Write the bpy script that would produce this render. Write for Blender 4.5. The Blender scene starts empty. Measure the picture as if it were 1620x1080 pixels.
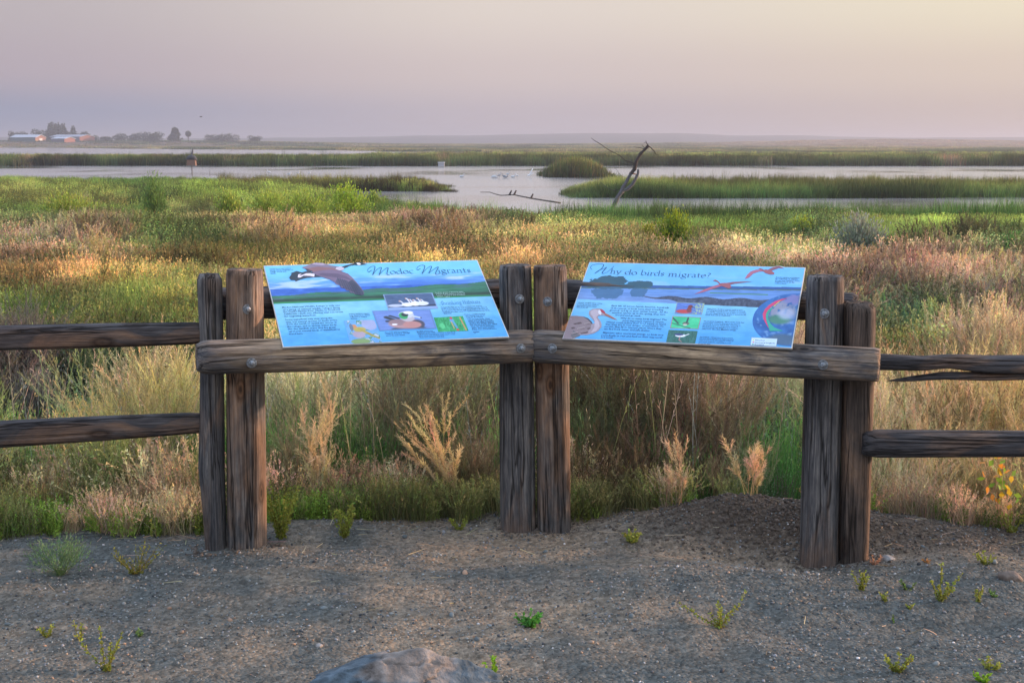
import bpy, math, random
import numpy as np
from mathutils import Vector, Matrix

# ------------------------------------------------------------------ basics
F = 2250.0; HOR = 226.0; CH = 1.63
TH = math.atan((540 - HOR) / F); CT, ST = math.cos(TH), math.sin(TH)
WATER = -1.8
scene = bpy.context.scene
COL = scene.collection
rng = np.random.default_rng(7)
random.seed(7)

def W(px, py, Y):
    xr = (px - 810) / F; yu = (540 - py) / F
    dy = CT + yu * ST; dz = -ST + yu * CT
    t = Y / dy
    return Vector((xr * t, Y, CH + dz * t))

def Gz(px, py, z):
    xr = (px - 810) / F; yu = (540 - py) / F
    dy = CT + yu * ST; dz = -ST + yu * CT
    t = (z - CH) / dz
    return Vector((xr * t, dy * t, z))

def proj(x, y, z):
    D = y * CT - (z - CH) * ST
    U = y * ST + (z - CH) * CT
    return 810 + F * x / D, 540 - F * U / D

def pxm(Y):          # pixels per metre at depth Y
    return F / Y

def lin(c):
    if isinstance(c, np.ndarray):
        c = c / 255.0
        return np.where(c <= 0.04045, c / 12.92, ((c + 0.055) / 1.055) ** 2.4)
    return tuple((v / 255 / 12.92) if v / 255 <= 0.04045 else ((v / 255 + 0.055) / 1.055) ** 2.4 for v in c)

# value noise -------------------------------------------------------
def _h(ix, iy, s):
    n = (ix.astype(np.int64) * 374761393 + iy.astype(np.int64) * 668265263 + s * 982451653) & 0x7fffffff
    n = ((n ^ (n >> 13)) * 1274126177) & 0x7fffffff
    return ((n ^ (n >> 16)) & 0xffff) / 65535.0

def vn(x, y, s=0):
    x = np.asarray(x, float); y = np.asarray(y, float)
    ix = np.floor(x); iy = np.floor(y); fx = x - ix; fy = y - iy
    fx = fx * fx * (3 - 2 * fx); fy = fy * fy * (3 - 2 * fy)
    a = _h(ix, iy, s); b = _h(ix + 1, iy, s); c = _h(ix, iy + 1, s); d = _h(ix + 1, iy + 1, s)
    return (a * (1 - fx) + b * fx) * (1 - fy) + (c * (1 - fx) + d * fx) * fy

def fbm(x, y, s=0, o=4):
    r = 0; a = .5; t = 0
    for i in range(o):
        r = r + a * vn(np.asarray(x) * 2 ** i, np.asarray(y) * 2 ** i, s + i * 17); t += a; a *= .5
    return r / t

def ss(a, b, x):
    t = np.clip((np.asarray(x, float) - a) / (b - a), 0, 1)
    return t * t * (3 - 2 * t)

# ------------------------------------------------------------------ objects
def tag(o, label=None, cat=None, group=None, kind=None):
    if label: o['label'] = label
    if cat: o['category'] = cat
    if group: o['group'] = group
    if kind: o['kind'] = kind
    return o

def empty(name, loc, rz=0):
    o = bpy.data.objects.new(name, None); COL.objects.link(o)
    o.location = loc; o.rotation_euler = (0, 0, rz); o.empty_display_size = .1
    return o

def mesh(name, V, Fc, m=None, parent=None, mat=None, col=None, smooth=False, link=True, mats=None, midx=None):
    me = bpy.data.meshes.new(name)
    V = np.asarray(V, np.float32)
    if isinstance(Fc, np.ndarray):
        n, k = Fc.shape
        me.vertices.add(len(V)); me.vertices.foreach_set('co', V.ravel())
        me.loops.add(n * k); me.loops.foreach_set('vertex_index', Fc.astype(np.int32).ravel())
        me.polygons.add(n)
        me.polygons.foreach_set('loop_start', np.arange(0, n * k, k, dtype=np.int32))
        me.polygons.foreach_set('loop_total', np.full(n, k, dtype=np.int32))
        me.update(calc_edges=True)
        me.validate()
    else:
        me.from_pydata([tuple(map(float, v)) for v in V], [], Fc)
    if col is not None:
        a = me.attributes.new('vc', 'FLOAT_COLOR', 'POINT')
        c = np.ones((len(V), 4), np.float32); c[:, :3] = np.asarray(col, np.float32)[:, :3]
        a.data.foreach_set('color', c.ravel())
    for mm in (mats or [m]):
        if mm: me.materials.append(mm)
    if midx is not None:
        me.polygons.foreach_set('material_index', np.asarray(midx, np.int32))
    if smooth: me.polygons.foreach_set('use_smooth', [True] * len(me.polygons))
    o = bpy.data.objects.new(name, me)
    if link: COL.objects.link(o)
    if mat is not None: o.matrix_basis = mat
    if parent is not None:
        o.parent = parent
        o.matrix_parent_inverse = Matrix.Identity(4)
        o.matrix_basis = WORLD[parent.name].inverted() @ (mat if mat is not None else WORLD[parent.name])
    WORLD[o.name] = (mat.copy() if mat is not None else (WORLD[parent.name].copy() if parent is not None else Matrix.Identity(4)))
    return o
WORLD = {}

def root(name, loc, label, cat, group=None, rz=0):
    o = empty(name, loc, rz)
    WORLD[o.name] = Matrix.Translation(Vector(loc)) @ Matrix.Rotation(rz, 4, 'Z')
    return tag(o, label, cat, group)

IDM = Matrix.Identity(4)

class VB:
    def __init__(s): s.v = []; s.f = []; s.c = []; s.n = 0
    def raw(s, V, Fq, C):
        V = np.asarray(V, float).reshape(-1, 3); s.v.append(V); s.f.append(np.asarray(Fq, int) + s.n)
        C = np.asarray(C, float)
        if C.ndim == 1: C = np.tile(C, (len(V), 1))
        s.c.append(C); s.n += len(V)
    def cards(s, P, D, L, Wd, C, up=None):
        """rhombus leaves. P (n,3) base, D (n,3) dir, L,Wd (n,) C (n,3) or (3,)"""
        P = np.asarray(P, float); n = len(P); D = np.asarray(D, float)
        D = D / (np.linalg.norm(D, axis=1, keepdims=True) + 1e-9)
        R = rng.normal(size=(n, 3)); S = np.cross(D, R); S /= (np.linalg.norm(S, axis=1, keepdims=True) + 1e-9)
        L = np.broadcast_to(L, (n,))[:, None]; Wd = np.broadcast_to(Wd, (n,))[:, None]
        V = np.stack([P, P + D * L * .5 + S * Wd * .5, P + D * L, P + D * L * .5 - S * Wd * .5], 1).reshape(-1, 3)
        Fq = np.arange(n * 4).reshape(n, 4)
        C = np.broadcast_to(np.asarray(C, float), (n, 3)); s.raw(V, Fq, np.repeat(C, 4, 0))
    def strips(s, P, D, L, Wd, bend, C, segs=3, taper=.15, C2=None):
        """tapering curved blades; bend (n,3) added quadratically. returns points fn"""
        P = np.asarray(P, float); n = len(P); D = np.asarray(D, float)
        D = D / (np.linalg.norm(D, axis=1, keepdims=True) + 1e-9)
        R = rng.normal(size=(n, 3)); S = np.cross(D, R); S /= (np.linalg.norm(S, axis=1, keepdims=True) + 1e-9)
        L = np.broadcast_to(L, (n,))[:, None]; Wd = np.broadcast_to(Wd, (n,))[:, None]; bend = np.broadcast_to(bend, (n, 3))
        V = []; Cs = []
        C = np.broadcast_to(np.asarray(C, float), (n, 3)); C2 = C if C2 is None else np.broadcast_to(np.asarray(C2, float), (n, 3))
        for k in range(segs + 1):
            t = k / segs; w = Wd * (1 - (1 - taper) * t) * .5
            c = P + D * L * t + bend * t * t * L
            V += [c - S * w, c + S * w]; Cs += [C * (1 - t) + C2 * t] * 2
        V = np.stack(V, 1); m = 2 * (segs + 1)
        q = np.array([[2 * k, 2 * k + 1, 2 * k + 3, 2 * k + 2] for k in range(segs)])
        Fq = (np.arange(n)[:, None, None] * m + q[None]).reshape(-1, 4)
        s.raw(V.reshape(-1, 3), Fq, np.stack(Cs, 1).reshape(-1, 3))
        def at(t):
            t = np.broadcast_to(t, (n,))[:, None]
            return P + D * L * t + bend * t * t * L, D + 2 * bend * t
        return at
    def tube(s, pts, rad, C, k=6, cap=True):
        pts = [Vector(p) for p in pts]; m = len(pts); V = []
        for i, p in enumerate(pts):
            d = (pts[min(i + 1, m - 1)] - pts[max(i - 1, 0)]).normalized()
            a = d.orthogonal().normalized() if i == 0 else (a - d * a.dot(d)).normalized()
            b = d.cross(a)
            for j in range(k):
                t = 2 * math.pi * j / k
                V.append(p + (a * math.cos(t) + b * math.sin(t)) * rad[i])
        Fq = [[i * k + j, i * k + (j + 1) % k, (i + 1) * k + (j + 1) % k, (i + 1) * k + j] for i in range(m - 1) for j in range(k)]
        if cap:
            for base, p in ((0, pts[0]), ((m - 1) * k, pts[-1])):
                ci = len(V); V.append(p)
                for j in range(0, k, 2):
                    Fq.append([base + j, base + (j + 1) % k, base + (j + 2) % k, ci])
        s.raw(np.array([tuple(v) for v in V]), np.array(Fq), C)
    def build(s, name, m, parent=None, mat=None, link=True, smooth=False):
        if mat is None: mat = Matrix.Identity(4)
        return mesh(name, np.concatenate(s.v), np.concatenate(s.f), m, parent, mat, np.concatenate(s.c), smooth, link)

# ------------------------------------------------------------------ materials
def newmat(name):
    m = bpy.data.materials.new(name); m.use_nodes = True
    nt = m.node_tree; nt.nodes.clear()
    return m, nt, nt.nodes, nt.links

def N(nt, t, **k):
    n = nt.nodes.new(t)
    for a, b in k.items():
        if a == 'ins':
            for i, v in b.items(): n.inputs[i].default_value = v
        else: setattr(n, a, b)
    return n

def veg_mat(name, instanced=True, trans=.35, gain=1.0):
    m, nt, ns, L = newmat(name)
    out = N(nt, 'ShaderNodeOutputMaterial'); mix = N(nt, 'ShaderNodeMixShader'); mix.inputs[0].default_value = trans
    d = N(nt, 'ShaderNodeBsdfPrincipled'); d.inputs['Roughness'].default_value = .7; d.inputs['Specular IOR Level'].default_value = .25
    t = N(nt, 'ShaderNodeBsdfTranslucent')
    vc = N(nt, 'ShaderNodeAttribute', attribute_name='vc')
    if instanced:
        tn = N(nt, 'ShaderNodeAttribute', attribute_name='tint', attribute_type='INSTANCER')
        mul = N(nt, 'ShaderNodeMix', data_type='RGBA', blend_type='MULTIPLY'); mul.inputs[0].default_value = 1
        L.new(vc.outputs['Color'], mul.inputs[6]); L.new(tn.outputs['Color'], mul.inputs[7]); src = mul.outputs[2]
    else: src = vc.outputs['Color']
    L.new(src, d.inputs['Base Color']); L.new(src, t.inputs['Color'])
    L.new(d.outputs[0], mix.inputs[1]); L.new(t.outputs[0], mix.inputs[2]); L.new(mix.outputs[0], out.inputs[0])
    return m

VEG = veg_mat('foliage_instanced'); VEGP = veg_mat('foliage_plain', False)

def vc_mat(name, rough=.6, spec=.3, bump=0, scale=40, metal=0, var=0):
    m, nt, ns, L = newmat(name)
    out = N(nt, 'ShaderNodeOutputMaterial'); d = N(nt, 'ShaderNodeBsdfPrincipled')
    d.inputs['Roughness'].default_value = rough; d.inputs['Specular IOR Level'].default_value = spec; d.inputs['Metallic'].default_value = metal
    vc = N(nt, 'ShaderNodeAttribute', attribute_name='vc'); src = vc.outputs['Color']
    if bump or var:
        tc = N(nt, 'ShaderNodeTexCoord'); nz = N(nt, 'ShaderNodeTexNoise', ins={'Scale': scale, 'Detail': 6})
        L.new(tc.outputs['Object'], nz.inputs['Vector'])
        if bump:
            b = N(nt, 'ShaderNodeBump', ins={'Strength': bump, 'Distance': .02}); L.new(nz.outputs['Fac'], b.inputs['Height']); L.new(b.outputs[0], d.inputs['Normal'])
        if var:
            mr = N(nt, 'ShaderNodeMapRange', ins={'From Min': .3, 'From Max': .7, 'To Min': 1 - var, 'To Max': 1 + var}); L.new(nz.outputs['Fac'], mr.inputs[0])
            mul = N(nt, 'ShaderNodeMix', data_type='RGBA', blend_type='MULTIPLY'); mul.inputs[0].default_value = 1
            L.new(src, mul.inputs[6]); L.new(mr.outputs[0], mul.inputs[7]); src = mul.outputs[2]
    L.new(src, d.inputs['Base Color']); L.new(d.outputs[0], out.inputs[0])
    return m
PRINT = vc_mat('printed_panel', .3, .45, 0, 16, 0, .08)
PLAINVC = vc_mat('painted', .7, .2)
STONE = vc_mat('stone', .85, .3, .8, 30, var=.35); ROCK = vc_mat('rock', .8, .3, .9, 14, var=.4)
BARK = vc_mat('bark', .9, .2, .6, 25, var=.4)

def wood_mat(name, dark=(.035, .032, .035), mid=(.11, .095, .085), light=(.24, .19, .15), warm=(.33, .19, .10), warmth=.3, seed=0., stain=.5, zband=None):
    """weathered log; grain runs along local Z"""
    m, nt, ns, L = newmat(name)
    out = N(nt, 'ShaderNodeOutputMaterial'); d = N(nt, 'ShaderNodeBsdfPrincipled'); d.inputs['Roughness'].default_value = .8; d.inputs['Specular IOR Level'].default_value = .25
    tc = N(nt, 'ShaderNodeTexCoord')
    def noise(sx, sz, sc, det=6, off=0, dist=0.0, rgh=.6):
        mp = N(nt, 'ShaderNodeMapping'); mp.inputs['Scale'].default_value = (sx, sx, sz); mp.inputs['Location'].default_value = (seed + off, seed * 1.7 + off, seed * .6)
        L.new(tc.outputs['Object'], mp.inputs['Vector'])
        n = N(nt, 'ShaderNodeTexNoise', ins={'Scale': sc, 'Detail': det, 'Distortion': dist, 'Roughness': rgh}); L.new(mp.outputs[0], n.inputs['Vector']); return n.outputs['Fac']
    def ramp(src, stops):
        r = N(nt, 'ShaderNodeValToRGB'); e = r.color_ramp.elements
        e[0].position, e[0].color = stops[0][0], (*stops[0][1], 1); e[1].position, e[1].color = stops[1][0], (*stops[1][1], 1)
        for p, c in stops[2:]:
            x = e.new(p); x.color = (*c, 1)
        L.new(src, r.inputs[0]); return r.outputs[0]
    def mixc(f, a, b, bt='MIX'):
        mx = N(nt, 'ShaderNodeMix', data_type='RGBA', blend_type=bt)
        if isinstance(f, float): mx.inputs[0].default_value = f
        else: L.new(f, mx.inputs[0])
        L.new(a, mx.inputs[6])
        if isinstance(b, tuple): mx.inputs[7].default_value = (*b, 1)
        else: L.new(b, mx.inputs[7])
        return mx.outputs[2]
    grain = noise(12, .55, 4.2, 10, 0, 1.4, .68); fine = noise(70, 2.6, 6, 6, 5, .6)
    blotch = noise(3, 1.0, 2.2, 5, 11, 1.0); blotch2 = noise(5, 2.2, 3, 6, 23, .8)
    c = ramp(grain, [(.30, dark), (.68, light), (.47, mid)])
    wm = ramp(blotch, [(.5 - .2 * warmth, (0, 0, 0)), (.72 - .2 * warmth, (1, 1, 1))])
    c = mixc(wm, c, mixc(.6, c, warm))
    if zband:
        sx = N(nt, 'ShaderNodeSeparateXYZ'); L.new(tc.outputs['Object'], sx.inputs[0])
        z1 = N(nt, 'ShaderNodeMath', operation='MULTIPLY_ADD'); L.new(blotch2, z1.inputs[0]); z1.inputs[1].default_value = .9; L.new(sx.outputs[2], z1.inputs[2])
        u = N(nt, 'ShaderNodeMapRange', ins={'From Min': zband[0] + .3, 'From Max': zband[0] + .6}); L.new(z1.outputs[0], u.inputs[0])
        v = N(nt, 'ShaderNodeMapRange', ins={'From Min': zband[1] + .6, 'From Max': zband[1] + .35}); L.new(z1.outputs[0], v.inputs[0])
        uv = N(nt, 'ShaderNodeMath', operation='MULTIPLY'); L.new(u.outputs[0], uv.inputs[0]); L.new(v.outputs[0], uv.inputs[1])
        tan = ramp(grain, [(.3, (.13, .095, .06)), (.62, (.46, .36, .24))]); c = mixc(uv.outputs[0], c, tan)
    st = ramp(blotch2, [(.42, (.0, .0, .0)), (.68, (1, 1, 1))])
    stn = N(nt, 'ShaderNodeMath', operation='MULTIPLY'); L.new(st, stn.inputs[0]); stn.inputs[1].default_value = stain
    c = mixc(stn.outputs[0], c, dark)
    fr = ramp(fine, [(.33, (.6, .6, .6)), (.6, (1.2, 1.2, 1.2))])
    c = mixc(.8, c, fr, 'MULTIPLY')
    big_ = noise(2.2, .9, 1.3, 4, 47, 1.2); c = mixc(.9, c, ramp(big_, [(.32, (.5, .53, .6)), (.68, (1.5, 1.45, 1.42))]), 'MULTIPLY')
    # thin drying cracks
    ck = noise(6, .2, 3.4, 4, 31, .8, .5)
    a = N(nt, 'ShaderNodeMath', operation='SUBTRACT'); L.new(ck, a.inputs[0]); a.inputs[1].default_value = .5
    b = N(nt, 'ShaderNodeMath', operation='ABSOLUTE'); L.new(a.outputs[0], b.inputs[0])
    cr = ramp(b.outputs[0], [(.0, (.04, .04, .04)), (.02, (1, 1, 1))])
    c = mixc(.85, c, cr, 'MULTIPLY')
    # sparse knots
    mp = N(nt, 'ShaderNodeMapping'); mp.inputs['Scale'].default_value = (7, 7, 3.2); mp.inputs['Location'].default_value = (seed * 3, seed, seed * 2); L.new(tc.outputs['Object'], mp.inputs['Vector'])
    vo = N(nt, 'ShaderNodeTexVoronoi', ins={'Scale': 1.0, 'Randomness': 1.0}); L.new(mp.outputs[0], vo.inputs['Vector'])
    kn = ramp(vo.outputs['Distance'], [(.04, (.12, .1, .09)), (.2, (1, 1, 1)), (.08, (.7, .62, .55)), (.12, (.35, .3, .28))])
    c = mixc(.9, c, kn, 'MULTIPLY')
    L.new(c, d.inputs['Base Color'])
    hb = N(nt, 'ShaderNodeMath', operation='MULTIPLY_ADD'); L.new(grain, hb.inputs[0]); hb.inputs[1].default_value = 1.0
    cm = N(nt, 'ShaderNodeRGBToBW'); L.new(cr, cm.inputs[0]); L.new(cm.outputs[0], hb.inputs[2])
    bp = N(nt, 'ShaderNodeBump', ins={'Strength': .9, 'Distance': .008}); L.new(hb.outputs[0], bp.inputs['Height']); L.new(bp.outputs[0], d.inputs['Normal'])
    L.new(d.outputs[0], out.inputs[0])
    return m

# ------------------------------------------------------------------ terrain
def interp(x, xs, ys): return np.interp(x, xs, ys)

def colof(x, y): return 810 + 2250 * x / np.maximum(y, 1.0)

def shore(c, x, y):
    s = interp(c, [-400, 300, 440, 560, 700, 900, 1200, 1650, 2400], [128, 124, 98, 73, 64, 60, 61, 62, 62])
    return s + (fbm(x * .12, y * .12, 5) - .5) * 9

def landmask(x, y):
    """0 water .. 1 land for the marsh"""
    x = np.asarray(x, float); y = np.asarray(y, float); c = colof(x, y)
    n = (fbm(x * .1, y * .1, 9) - .5)
    m = 1 - ss(-2, 2, y - shore(c, x, y))
    def blob(c0, c1, d0, d1, soft=2.0, nz=6):
        e = np.minimum(np.minimum((c - c0) * y / 2250, (c1 - c) * y / 2250), np.minimum(y - d0, d1 - y)) + n * nz
        return ss(-soft, soft, e)
    m = np.maximum(m, blob(380, 712, 101, 113, 1.2, 5))
    m = np.maximum(m, blob(908, 4000, 90, 111, 1.5, 4) * (1 - 0))
    m = np.maximum(m, blob(868, 952, 143, 165, 1.5, 7))
    bankfar = interp(c, [-600, 540, 640, 760, 860, 1010, 1130, 1180, 4000], [335, 335, 420, 430, 470, 430, 460, 3e4, 3e4]) + n * 25
    m = np.maximum(m, ss(-2, 3, y - 214 - n * 8) * (1 - ss(-5, 5, y - bankfar)))
    farsh = interp(c, [-600, 110, 130, 185, 200, 270, 290, 420, 560, 640, 4000], [1000, 990, 900, 880, 800, 790, 745, 700, 620, 520, 520]) + n * 20
    m = np.maximum(m, ss(-5, 5, y - farsh))
    return m

def edge_y(x): return interp(x, [-5, -2, -1.1, -.3, .5, 1.3, 2.2, 5], [5.72, 5.80, 5.92, 6.04, 6.06, 6.1, 5.88, 5.78]) + (fbm(x * 2.2, 0 * x, 3) - .5) * .2

def height(x, y):
    x = np.asarray(x, float); y = np.asarray(y, float)
    e = y - edge_y(x)
    pad = (fbm(x * 1.1, y * 1.6, 2) - .5) * .06 + (fbm(x * 5, y * 5, 4) - .5) * .034 + (fbm(x * 14, y * 14, 6) - .5) * .012
    pad = pad + .12 * np.exp(-((x - 1.0) / .42) ** 2 - ((y - 5.95) / .22) ** 2) + .05 * np.exp(-((x - 1.5) / .35) ** 2 - ((y - 5.85) / .2) ** 2)
    pad = pad + .04 * np.exp(-((x + 1.1) / .45) ** 2 - ((y - 5.5) / .4) ** 2) - .014 * np.exp(-((x - 1.25) / .4) ** 2 - ((y - 5.4) / .3) ** 2)
    pad = pad - .06 * np.exp(-((x - 1.02) / .3) ** 2 - ((y - 5.55) / .16) ** 2)
    pad = pad + .03 * np.exp(-((x - .75) / .5) ** 2 - ((y - 5.2) / .18) ** 2) + .03 * np.exp(-((x + .75) / .25) ** 2 - ((y - 5.9) / .12) ** 2)
    pad = pad - .03 * np.exp(-((x - 1.5) / .4) ** 2 - ((y - 4.72) / .1) ** 2)
    base = interp(y, [0, 5.9, 6.3, 7.2, 9, 13, 20, 30, 42, 52, 58], [0, 0, -.04, -.3, -.48, -.52, -.56, -.66, -1.05, -1.5, -1.62])
    z = base * ss(-.1, .35, e) + pad * (1 - ss(.0, .6, e)) + (fbm(x * .5, y * .5, 8) - .5) * .16 * ss(.3, 2, e)
    lm = landmask(x, y)
    marsh = WATER - .7 + lm * (.82 + .12 * (fbm(x * .05, y * .05, 12) - .5))
    z = np.where(y > 42, z + (marsh - z) * ss(44, 60, y), z)
    c = colof(x, y)
    # far rises
    left = 1 - ss(300, 700, c)
    z = z + lm * left * ss(990, 1120, y) * 4.2
    z = z + lm * (1 - left) * ss(700, 1500, y) * (1.3 + .7 * fbm(c * .004, y * .002, 31))
    z = z + lm * np.exp(-((c - 1420) / 300) ** 2) * ss(900, 1500, y) * 5.6
    z = z + lm * ss(1500, 2200, y) * ss(1700, 4000, y) * 0
    return z

def ground_color(x, y):
    """albedo of bare ground / low cover"""
    x = np.asarray(x, float); y = np.asarray(y, float); n = len(x)
    e = y - edge_y(x); c = colof(x, y)
    f1 = fbm(x * .8, y * 1.6, 41)[:, None]; f2 = fbm(x * 6, y * 6, 43)[:, None]
    g0 = np.array([.096, .106, .102]); g1 = np.array([.24, .195, .145])
    gravel = g0 + (g1 - g0) * ss(.40, .66, f1 * .5 + f2 * .25 + fbm(x * 2.2, y * 4, 49)[:, None] * .25)
    dirt = np.array([.10, .080, .062]) * (.8 + .5 * f2)
    md = (np.exp(-((x - 1.05) / .42) ** 2 - ((y - 5.88) / .22) ** 2) + np.exp(-((x - 1.9) / .6) ** 2 - ((y - 5.75) / .2) ** 2))[:, None]
    gravel = gravel + (dirt - gravel) * np.clip(md * 1.3, 0, .9)
    meadow = np.array([.10, .085, .045]) * (.6 + .7 * fbm(x * .3, y * .3, 45)[:, None])
    w = ss(-.05, .35, e)[:, None]
    col = gravel * (1 - w) + meadow * w
    far = np.array([.10, .115, .045]) + (np.array([.17, .135, .085]) - np.array([.10, .115, .045])) * ss(.4, .7, fbm(x * .012, y * .006, 47))[:, None]
    hill = np.array([.20, .15, .105])
    wf = ss(45, 90, y)[:, None]; col = col * (1 - wf) + far * wf
    wh = (ss(600, 1200, y) * ss(900, 1300, c))[:, None]; col = col * (1 - wh) + hill * wh
    wl = (ss(900, 1100, y) * (1 - ss(400, 800, c)))[:, None]; col = col * (1 - wl) + hill * .7 * wl
    return col

def build_ground():
    ys = np.concatenate([np.linspace(-4, 2.8, 14), np.arange(2.9, 7.2, .03), 7.2 * (9000 / 7.2) ** np.linspace(0, 1, 420)[1:]])
    us = np.linspace(-1, 1, 361); us = np.sign(us) * np.abs(us) ** 1.25
    X = us[None, :] * np.maximum(6.0, ys * 1.05)[:, None]; Y = np.repeat(ys[:, None], len(us), 1)
    x = X.ravel(); y = Y.ravel(); z = height(x, y)
    ny, nx = X.shape; i = np.arange(ny - 1)[:, None] * nx + np.arange(nx - 1)[None]
    Fq = np.stack([i, i + 1, i + nx + 1, i + nx], -1).reshape(-1, 4)
    m, nt, ns, L = newmat('ground_soil')
    out = N(nt, 'ShaderNodeOutputMaterial'); d = N(nt, 'ShaderNodeBsdfPrincipled'); d.inputs['Roughness'].default_value = .95; d.inputs['Specular IOR Level'].default_value = .1
    vc = N(nt, 'ShaderNodeAttribute', attribute_name='vc'); tc = N(nt, 'ShaderNodeTexCoord')
    n1 = N(nt, 'ShaderNodeTexNoise', ins={'Scale': 22, 'Detail': 8, 'Roughness': .75}); n2 = N(nt, 'ShaderNodeTexVoronoi', ins={'Scale': 75, 'Randomness': 1})
    n3 = N(nt, 'ShaderNodeTexVoronoi', ins={'Scale': 34, 'Randomness': 1})
    for n in (n1, n2, n3): L.new(tc.outputs['Object'], n.inputs['Vector'])
    mr = N(nt, 'ShaderNodeMapRange', ins={'From Min': .3, 'From Max': .7, 'To Min': .55, 'To Max': 1.4}); L.new(n1.outputs['Fac'], mr.inputs[0])
    mul = N(nt, 'ShaderNodeMix', data_type='RGBA', blend_type='MULTIPLY'); mul.inputs[0].default_value = 1; L.new(vc.outputs['Color'], mul.inputs[6]); L.new(mr.outputs[0], mul.inputs[7])
    bw = N(nt, 'ShaderNodeRGBToBW'); L.new(n2.outputs['Color'], bw.inputs[0])
    mr2 = N(nt, 'ShaderNodeMapRange', ins={'From Min': .15, 'From Max': .85, 'To Min': .7, 'To Max': 1.35}); L.new(bw.outputs[0], mr2.inputs[0])
    mul2 = N(nt, 'ShaderNodeMix', data_type='RGBA', blend_type='MULTIPLY'); mul2.inputs[0].default_value = 1; L.new(mul.outputs[2], mul2.inputs[6]); L.new(mr2.outputs[0], mul2.inputs[7])
    L.new(mul2.outputs[2], d.inputs['Base Color'])
    ad = N(nt, 'ShaderNodeMath', operation='MULTIPLY_ADD'); L.new(n2.outputs['Distance'], ad.inputs[0]); ad.inputs[1].default_value = -1.2; L.new(n1.outputs['Fac'], ad.inputs[2])
    ad2 = N(nt, 'ShaderNodeMath', operation='MULTIPLY_ADD'); L.new(n3.outputs['Distance'], ad2.inputs[0]); ad2.inputs[1].default_value = -1.0; L.new(ad.outputs[0], ad2.inputs[2])
    b = N(nt, 'ShaderNodeBump', ins={'Strength': .8, 'Distance': .014}); L.new(ad2.outputs[0], b.inputs['Height']); L.new(b.outputs[0], d.inputs['Normal'])
    L.new(d.outputs[0], out.inputs[0])
    o = mesh('ground', np.stack([x, y, z], 1), Fq, m, col=ground_color(x, y), smooth=True)
    tag(o, kind='structure')
    # water
    m, nt, ns, L = newmat('pond_water')
    out = N(nt, 'ShaderNodeOutputMaterial'); d = N(nt, 'ShaderNodeBsdfPrincipled', ins={'Base Color': (.04, .045, .045, 1), 'Roughness': .06, 'IOR': 1.45, 'Specular IOR Level': .9})
    tc = N(nt, 'ShaderNodeTexCoord'); mp = N(nt, 'ShaderNodeMapping'); mp.inputs['Scale'].default_value = (1, .35, 1)
    n = N(nt, 'ShaderNodeTexNoise', ins={'Scale': 1.3, 'Detail': 5, 'Roughness': .6}); L.new(tc.outputs['Object'], mp.inputs[0]); L.new(mp.outputs[0], n.inputs['Vector'])
    b = N(nt, 'ShaderNodeBump', ins={'Strength': .35, 'Distance': .05}); L.new(n.outputs['Fac'], b.inputs['Height']); L.new(b.outputs[0], d.inputs['Normal'])
    n2 = N(nt, 'ShaderNodeTexNoise', ins={'Scale': .06, 'Detail': 6}); mp2 = N(nt, 'ShaderNodeMapping'); mp2.inputs['Scale'].default_value = (1, .7, 1); L.new(tc.outputs['Object'], mp2.inputs[0]); L.new(mp2.outputs[0], n2.inputs['Vector'])
    r = N(nt, 'ShaderNodeMapRange', ins={'From Min': .5, 'From Max': .68, 'To Min': .18, 'To Max': .05}); L.new(n2.outputs['Fac'], r.inputs[0]); L.new(r.outputs[0], d.inputs['Roughness'])
    rc = N(nt, 'ShaderNodeValToRGB'); rc.color_ramp.elements[0].position = .5; rc.color_ramp.elements[0].color = (.24, .24, .25, 1); rc.color_ramp.elements[1].position = .66; rc.color_ramp.elements[1].color = (.19, .19, .155, 1)
    L.new(n2.outputs['Fac'], rc.inputs[0]); L.new(rc.outputs[0], d.inputs['Base Color'])
    L.new(d.outputs[0], out.inputs[0])
    o = mesh('water', [(-900, 46, WATER), (900, 46, WATER), (1400, 1400, WATER), (-1400, 1400, WATER)], [(0, 1, 2, 3)], m)
    tag(o, kind='structure')
    # distant ridge
    vb = VB(); n = 400; c = np.linspace(-900, 2600, n); D = 2700
    hy = interp(c, [-900, 0, 350, 560, 700, 900, 1060, 1160, 1290, 1400, 1700, 2600], [217, 217, 219, 217, 215, 211.5, 211, 214, 214.5, 218, 217, 218]) + (fbm(c * .02, c * 0, 51) - .5) * 2
    xs = (c - 810) / F * D; zt = CH + (HOR - hy) / F * D
    V = []; 
    for k, (f, dd) in enumerate(((-.3, -500), (.45, -250), (1, 0), (.6, 400), (-.3, 900))):
        V.append(np.stack([xs * (1 + dd / D), np.full(n, D + dd) + (fbm(c * .01, c * 0 + k, 53) - .5) * 200, np.where(f > 0, zt * f, -30)], 1))
    V = np.concatenate(V); i = np.arange(4)[:, None] * n + np.arange(n - 1)[None]
    Fq = np.stack([i, i + 1, i + n + 1, i + n], -1).reshape(-1, 4)
    o = mesh('hills', V, Fq, BARK, col=np.tile([.07, .08, .07], (len(V), 1)), smooth=True); tag(o, kind='structure')

# ------------------------------------------------------------------ plant prototypes
def rand_dirs(n, lean, up=1.0):
    a = rng.uniform(0, 2 * np.pi, n); r = np.abs(rng.normal(0, lean, n))
    return np.stack([np.cos(a) * r, np.sin(a) * r, np.full(n, up)], 1)
def disc(n, r):
    a = rng.uniform(0, 2 * np.pi, n); q = np.sqrt(rng.uniform(0, 1, n)) * r
    return np.stack([np.cos(a) * q, np.sin(a) * q, np.zeros(n)], 1)
def cvar(n, base=(1, 1, 1), s=.2, hue=.08):
    b = np.asarray(base, float)[None] * rng.normal(1, s, (n, 1)).clip(.4, 1.8)
    return (b * rng.normal(1, hue, (n, 3))).clip(.02, 3)

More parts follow.
